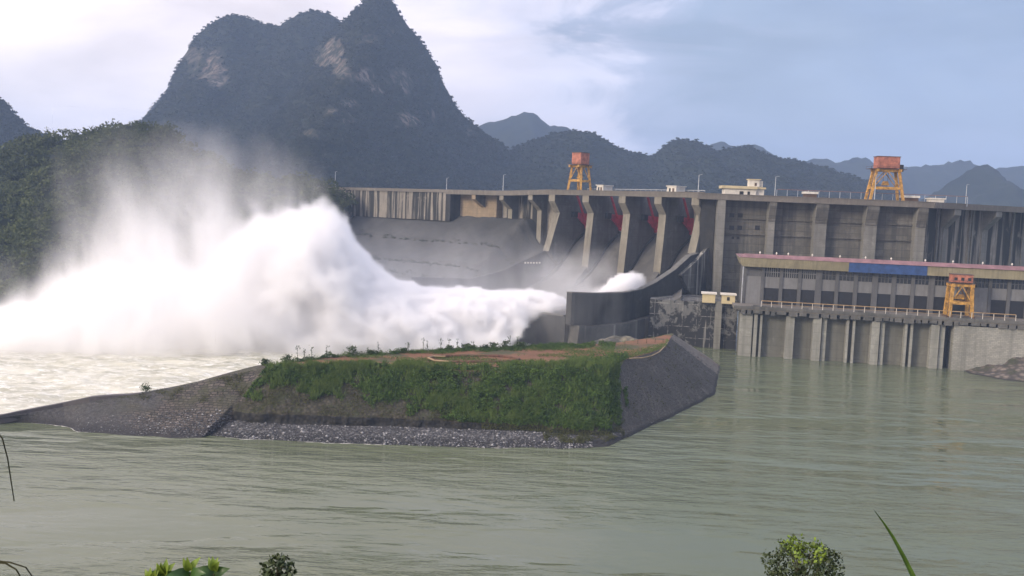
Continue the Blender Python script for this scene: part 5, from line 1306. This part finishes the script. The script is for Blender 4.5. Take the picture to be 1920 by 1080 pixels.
# ------------------------------------------------------------------ spray of the jets
def lip(x, xs, ys): return np.interp(x, xs, ys)
def build_plume():
    vox = .95
    x0, x1, y0, y1, z0, z1 = -205., 52., 262., 405., -1., 88.
    nx, ny, nz = int((x1 - x0) / vox), int((y1 - y0) / vox), int((z1 - z0) / vox)
    X = x0 + (np.arange(nx) + .5) * vox; Y = y0 + (np.arange(ny) + .5) * vox; Z = z0 + (np.arange(nz) + .5) * vox
    X, Y, Z = np.meshgrid(X, Y, Z, indexing='ij')
    # axis of the jets on the ground, from the lip of the bucket to far left
    A = np.array([16., 352.]); B = np.array([-190., 318.]); d = (B - A) / np.linalg.norm(B - A); n = np.array([-d[1], d[0]])
    if n[1] < 0: n = -n
    a = (X - A[0]) * d[0] + (Y - A[1]) * d[1]; b = (X - A[0]) * n[0] + (Y - A[1]) * n[1]
    # outline of the white mass as photo pixels on that axis -> (a, height)
    def table(pts):
        r = []
        for px, py in pts:
            q = ray(px, py)
            # intersect with the vertical plane of the axis
            k = (A[0] * n[0] + A[1] * n[1]) / (q.x * n[0] + q.y * n[1])
            p = np.array([q.x * k, k]); r.append((float((p - A) @ d), CAMZ + q.z * k))
        r.sort(); return np.array(r)
    top = table([(1066, 570), (1040, 553), (1000, 545), (940, 540), (880, 540), (800, 540), (740, 522), (700, 492), (672, 448), (652, 418), (632, 398),
                 (608, 388), (575, 380), (540, 382), (500, 392), (470, 404), (440, 428), (400, 468), (360, 505), (300, 535), (200, 570), (100, 600), (0, 620), (-80, 632)])
    H = np.interp(a, top[:, 0], top[:, 1]); H = np.maximum(H, 2)
    bot = table([(1066, 600), (1045, 606), (1015, 625), (990, 645), (980, 680)])
    Bz = np.interp(a, [0, 5, 14, 24], [13.5, 12, 7, -4])
    Wd = np.interp(a, [0, 20, 60, 110, 150, 200], [15, 22, 34, 42, 47, 48])
    f1 = fbm(X / 16, Y / 16, Z / 13, 5, .55)
    f2 = (.5 - np.abs(fbm(X / 8 + 40, Y / 8, Z / 7, 2, .5)) * 2.2) * .8 + (.4 - np.abs(vnoise(X / 3.4, Y / 3.4 + 9, Z / 3.2)) * 1.5) * .45
    warp = fbm(X / 30 + 9, Y / 30, Z / 30, 3)
    # tall curtains of falling spray
    cur = fbm(X / 9 + warp * 2 + Z / 60, Y / 9 - warp, Z / 45 + warp, 5, .6)
    zz = np.maximum(Z, 0)
    fil = fbm(X / 3.6 + warp * 4 + Z / 40, Y / 6 - warp * 2, Z / 22 + warp * 2, 3, .55)
    cur = cur * .8 + fil * .35
    lift = np.interp(a, [0, 60, 100], [.35, .6, 1.0])
    edge = np.interp(a, [0, 40, 90, 110, 140, 180], [.05, .07, .22, .45, .8, 1.0])
    fld = 1 - np.sqrt((zz / H) ** 2 + (b / Wd) ** 2 * .9) + f1 * .20 * lift + cur * np.interp(a, [40, 90], [0, .10]) + f2 * np.interp(a, [0, 60, 120], [.15, .07, .02])
    core = np.clip(fld / edge, 0, 1) ** 1.3
    core *= np.clip((Z - Bz) / 2.5 + f2, 0, 1)
    core *= np.clip((a + 9) / 4.0, 0, 1)
    cd = np.interp(a, [0, 90, 125, 165, 210], [1.2, .65, .26, .22, .18])
    dens = core * cd
    # broad mist to the left of the mass
    top2 = table([(760, 520), (700, 450), (650, 400), (600, 345), (520, 335), (450, 330), (380, 315), (320, 330), (260, 340), (215, 355), (180, 375), (150, 430), (110, 485), (80, 525), (30, 568), (-60, 592)])
    H2 = np.interp(a, top2[:, 0], top2[:, 1], left=0)
    H2 = np.maximum(H2, 1)
    W2 = np.interp(a, [60, 110, 230], [26, 52, 55])
    fld2 = 1 - np.sqrt((zz / H2) ** 2 + (b / W2) ** 2 * .8) + f1 * .22 + cur * .55
    m2 = np.clip(fld2 / .75, 0, 1) ** 1.25 * (.25 + 1.6 * np.clip(cur + .30, 0, 1.2))
    m2 *= np.clip((a - 70) / 25, 0, 1)
    dens = np.maximum(dens, m2 * np.interp(zz, [0, 10, 25, 55], [.38, .15, .042, .015]))
    # thin veil drifting over the jet and up the hillside
    veil = np.clip(.55 + cur * 1.0 + f1 * .5, 0, 1) * np.exp(-((zz - 14) / 17) ** 2) * np.exp(-((b - 8) / 30) ** 2)
    veil *= np.clip(a / 10 + 2.5, 0, 1) * np.interp(a, [-30, 0, 60, 120], [.3, 1, 1, .2])
    dens = np.maximum(dens, veil * .020)
    v3 = np.clip(.5 + cur * 1.2, 0, 1) * np.exp(-((a - 128) / 34) ** 2) * np.exp(-((zz - 46) / 19) ** 2) * np.exp(-(b / 34) ** 2)
    dens = dens + v3 * .016
    # spray boiling up inside the chute behind the training wall
    for (px, py, D, r, k) in [(1143, 556, 362, 6, .9), (1156, 546, 364, 6.5, .9), (1172, 537, 366, 6, .9), (1186, 531, 368, 5, .9), (1201, 527, 370, 4, .9), (1213, 528, 371, 2.8, .9), (1125, 556, 362, 7, .25), (1100, 552, 364, 8, .10), (1085, 545, 365, 12, .05), (1040, 525, 368, 16, .026), (1110, 515, 370, 13, .018)]:
        c = P(px, py, D)
        q = 1 - np.sqrt((X - c.x) ** 2 + (Y - c.y) ** 2 + ((Z - c.z) * 1.15) ** 2) / r + f2 * .30 + f1 * .35
        e = .12 if k > .5 else .6
        dens = np.maximum(dens, np.clip(q / e, 0, 1) * k)
    # fade at the box walls
    g = np.minimum.reduce([np.clip((X - x0) / 22, 0, 1), np.clip((x1 - X) / 6, 0, 1), np.clip((Y - y0) / 8, 0, 1), np.clip((y1 - Y) / 8, 0, 1), np.clip((z1 - Z) / 8, 0, 1)])
    dens = dens * g
    dens[dens < .0012] = 0
    print('plume voxels', dens.size, nx, ny, nz)
    me = bpy.data.meshes.new('spray_cloud')
    # one vertex per voxel carries its density
    me.vertices.add(dens.size)
    co = np.stack([X.ravel(), Y.ravel(), Z.ravel()], 1)
    org = np.array([(x0 + x1) / 2, (y0 + y1) / 2, 0.])
    me.vertices.foreach_set('co', (co - org).ravel())
    at = me.attributes.new('dens', 'FLOAT', 'POINT'); at.data.foreach_set('value', dens.ravel().astype(np.float32))
    o = bpy.data.objects.new('spray_cloud', me); COL.objects.link(o); o.location = org
    ng = bpy.data.node_groups.new('spray', 'GeometryNodeTree')
    ng.interface.new_socket('Geometry', in_out='INPUT', socket_type='NodeSocketGeometry')
    ng.interface.new_socket('Geometry', in_out='OUTPUT', socket_type='NodeSocketGeometry')
    N = ng.nodes; L = ng.links
    gi = N.new('NodeGroupInput'); go = N.new('NodeGroupOutput')
    vc = N.new('GeometryNodeVolumeCube')
    lo = np.array([x0, y0, z0]) - org
    hi = lo + np.array([nx, ny, nz]) * vox
    vc.inputs['Min'].default_value = tuple(lo + vox * .5); vc.inputs['Max'].default_value = tuple(hi - vox * .5)
    vc.inputs['Resolution X'].default_value = nx; vc.inputs['Resolution Y'].default_value = ny; vc.inputs['Resolution Z'].default_value = nz
    pos = N.new('GeometryNodeInputPosition')
    sub = N.new('ShaderNodeVectorMath'); sub.operation = 'SUBTRACT'; L.new(pos.outputs[0], sub.inputs[0]); sub.inputs[1].default_value = tuple(lo)
    sc = N.new('ShaderNodeVectorMath'); sc.operation = 'SCALE'; sc.inputs['Scale'].default_value = 1 / vox; L.new(sub.outputs[0], sc.inputs[0])
    fl = N.new('ShaderNodeVectorMath'); fl.operation = 'FLOOR'; L.new(sc.outputs[0], fl.inputs[0])
    sp = N.new('ShaderNodeSeparateXYZ'); L.new(fl.outputs[0], sp.inputs[0])
    def mt(op, a, b, c=None):
        m = N.new('ShaderNodeMath'); m.operation = op
        for k, v in enumerate((a, b, c)):
            if v is None: continue
            if isinstance(v, (int, float)): m.inputs[k].default_value = v
            else: L.new(v, m.inputs[k])
        return m.outputs[0]
    def cl(v, mx): return mt('MINIMUM', mt('MAXIMUM', v, 0), mx)
    ix = cl(sp.outputs[0], nx - 1); iy = cl(sp.outputs[1], ny - 1); iz = cl(sp.outputs[2], nz - 1)
    # integer index (floats stay exact below 2^24)
    idx = mt('MULTIPLY_ADD', mt('MULTIPLY_ADD', ix, ny, iy), nz, iz)
    fi = N.new('FunctionNodeFloatToInt'); L.new(idx, fi.inputs[0])
    na = N.new('GeometryNodeInputNamedAttribute'); na.data_type = 'FLOAT'; na.inputs[0].default_value = 'dens'
    si = N.new('GeometryNodeSampleIndex'); si.data_type = 'FLOAT'; si.domain = 'POINT'
    L.new(gi.outputs[0], si.inputs[0]); L.new(na.outputs[0], si.inputs[1]); L.new(fi.outputs[0], si.inputs['Index'])
    L.new(si.outputs[0], vc.inputs['Density'])
    sm = N.new('GeometryNodeSetMaterial')
    m = bpy.data.materials.new('water spray'); m.use_nodes = True; nt = m.node_tree; nt.nodes.clear()
    mo = nt.nodes.new('ShaderNodeOutputMaterial'); pv = nt.nodes.new('ShaderNodeVolumePrincipled')
    pv.inputs['Color'].default_value = (.997, .993, .995, 1); pv.inputs['Density'].default_value = 1.0; pv.inputs['Anisotropy'].default_value = 0.0
    nt.links.new(pv.outputs[0], mo.inputs['Volume'])
    sm.inputs['Material'].default_value = m
    L.new(vc.outputs[0], sm.inputs[0]); L.new(sm.outputs[0], go.inputs[0])
    md = o.modifiers.new('spray', 'NODES'); md.node_group = ng
    tag(o, 'white cloud of spray thrown up by the spillway jets', 'spray', kind='stuff')
    return o
build_plume()
# ------------------------------------------------------------------ the air
hm = bpy.data.materials.new('humid air'); hm.use_nodes = True
_n = hm.node_tree; _n.nodes.clear()
_o = _n.nodes.new('ShaderNodeOutputMaterial'); _v = _n.nodes.new('ShaderNodeVolumePrincipled')
_v.inputs['Color'].default_value = (.50, .67, 1.0, 1); _v.inputs['Density'].default_value = 1.9e-4; _v.inputs['Anisotropy'].default_value = 0.0
_n.links.new(_v.outputs[0], _o.inputs['Volume'])
hb = MB(); x_, ya, yb, za, zb = 4800, -60, 5600, -5, 460
hb.hexa([(-x_, ya, za), (x_, ya, za), (x_, yb, za), (-x_, yb, za), (-x_, ya, zb), (x_, ya, zb), (x_, yb, zb), (-x_, yb, zb)])
haze = hb.build('haze', hm); haze['kind'] = 'stuff'
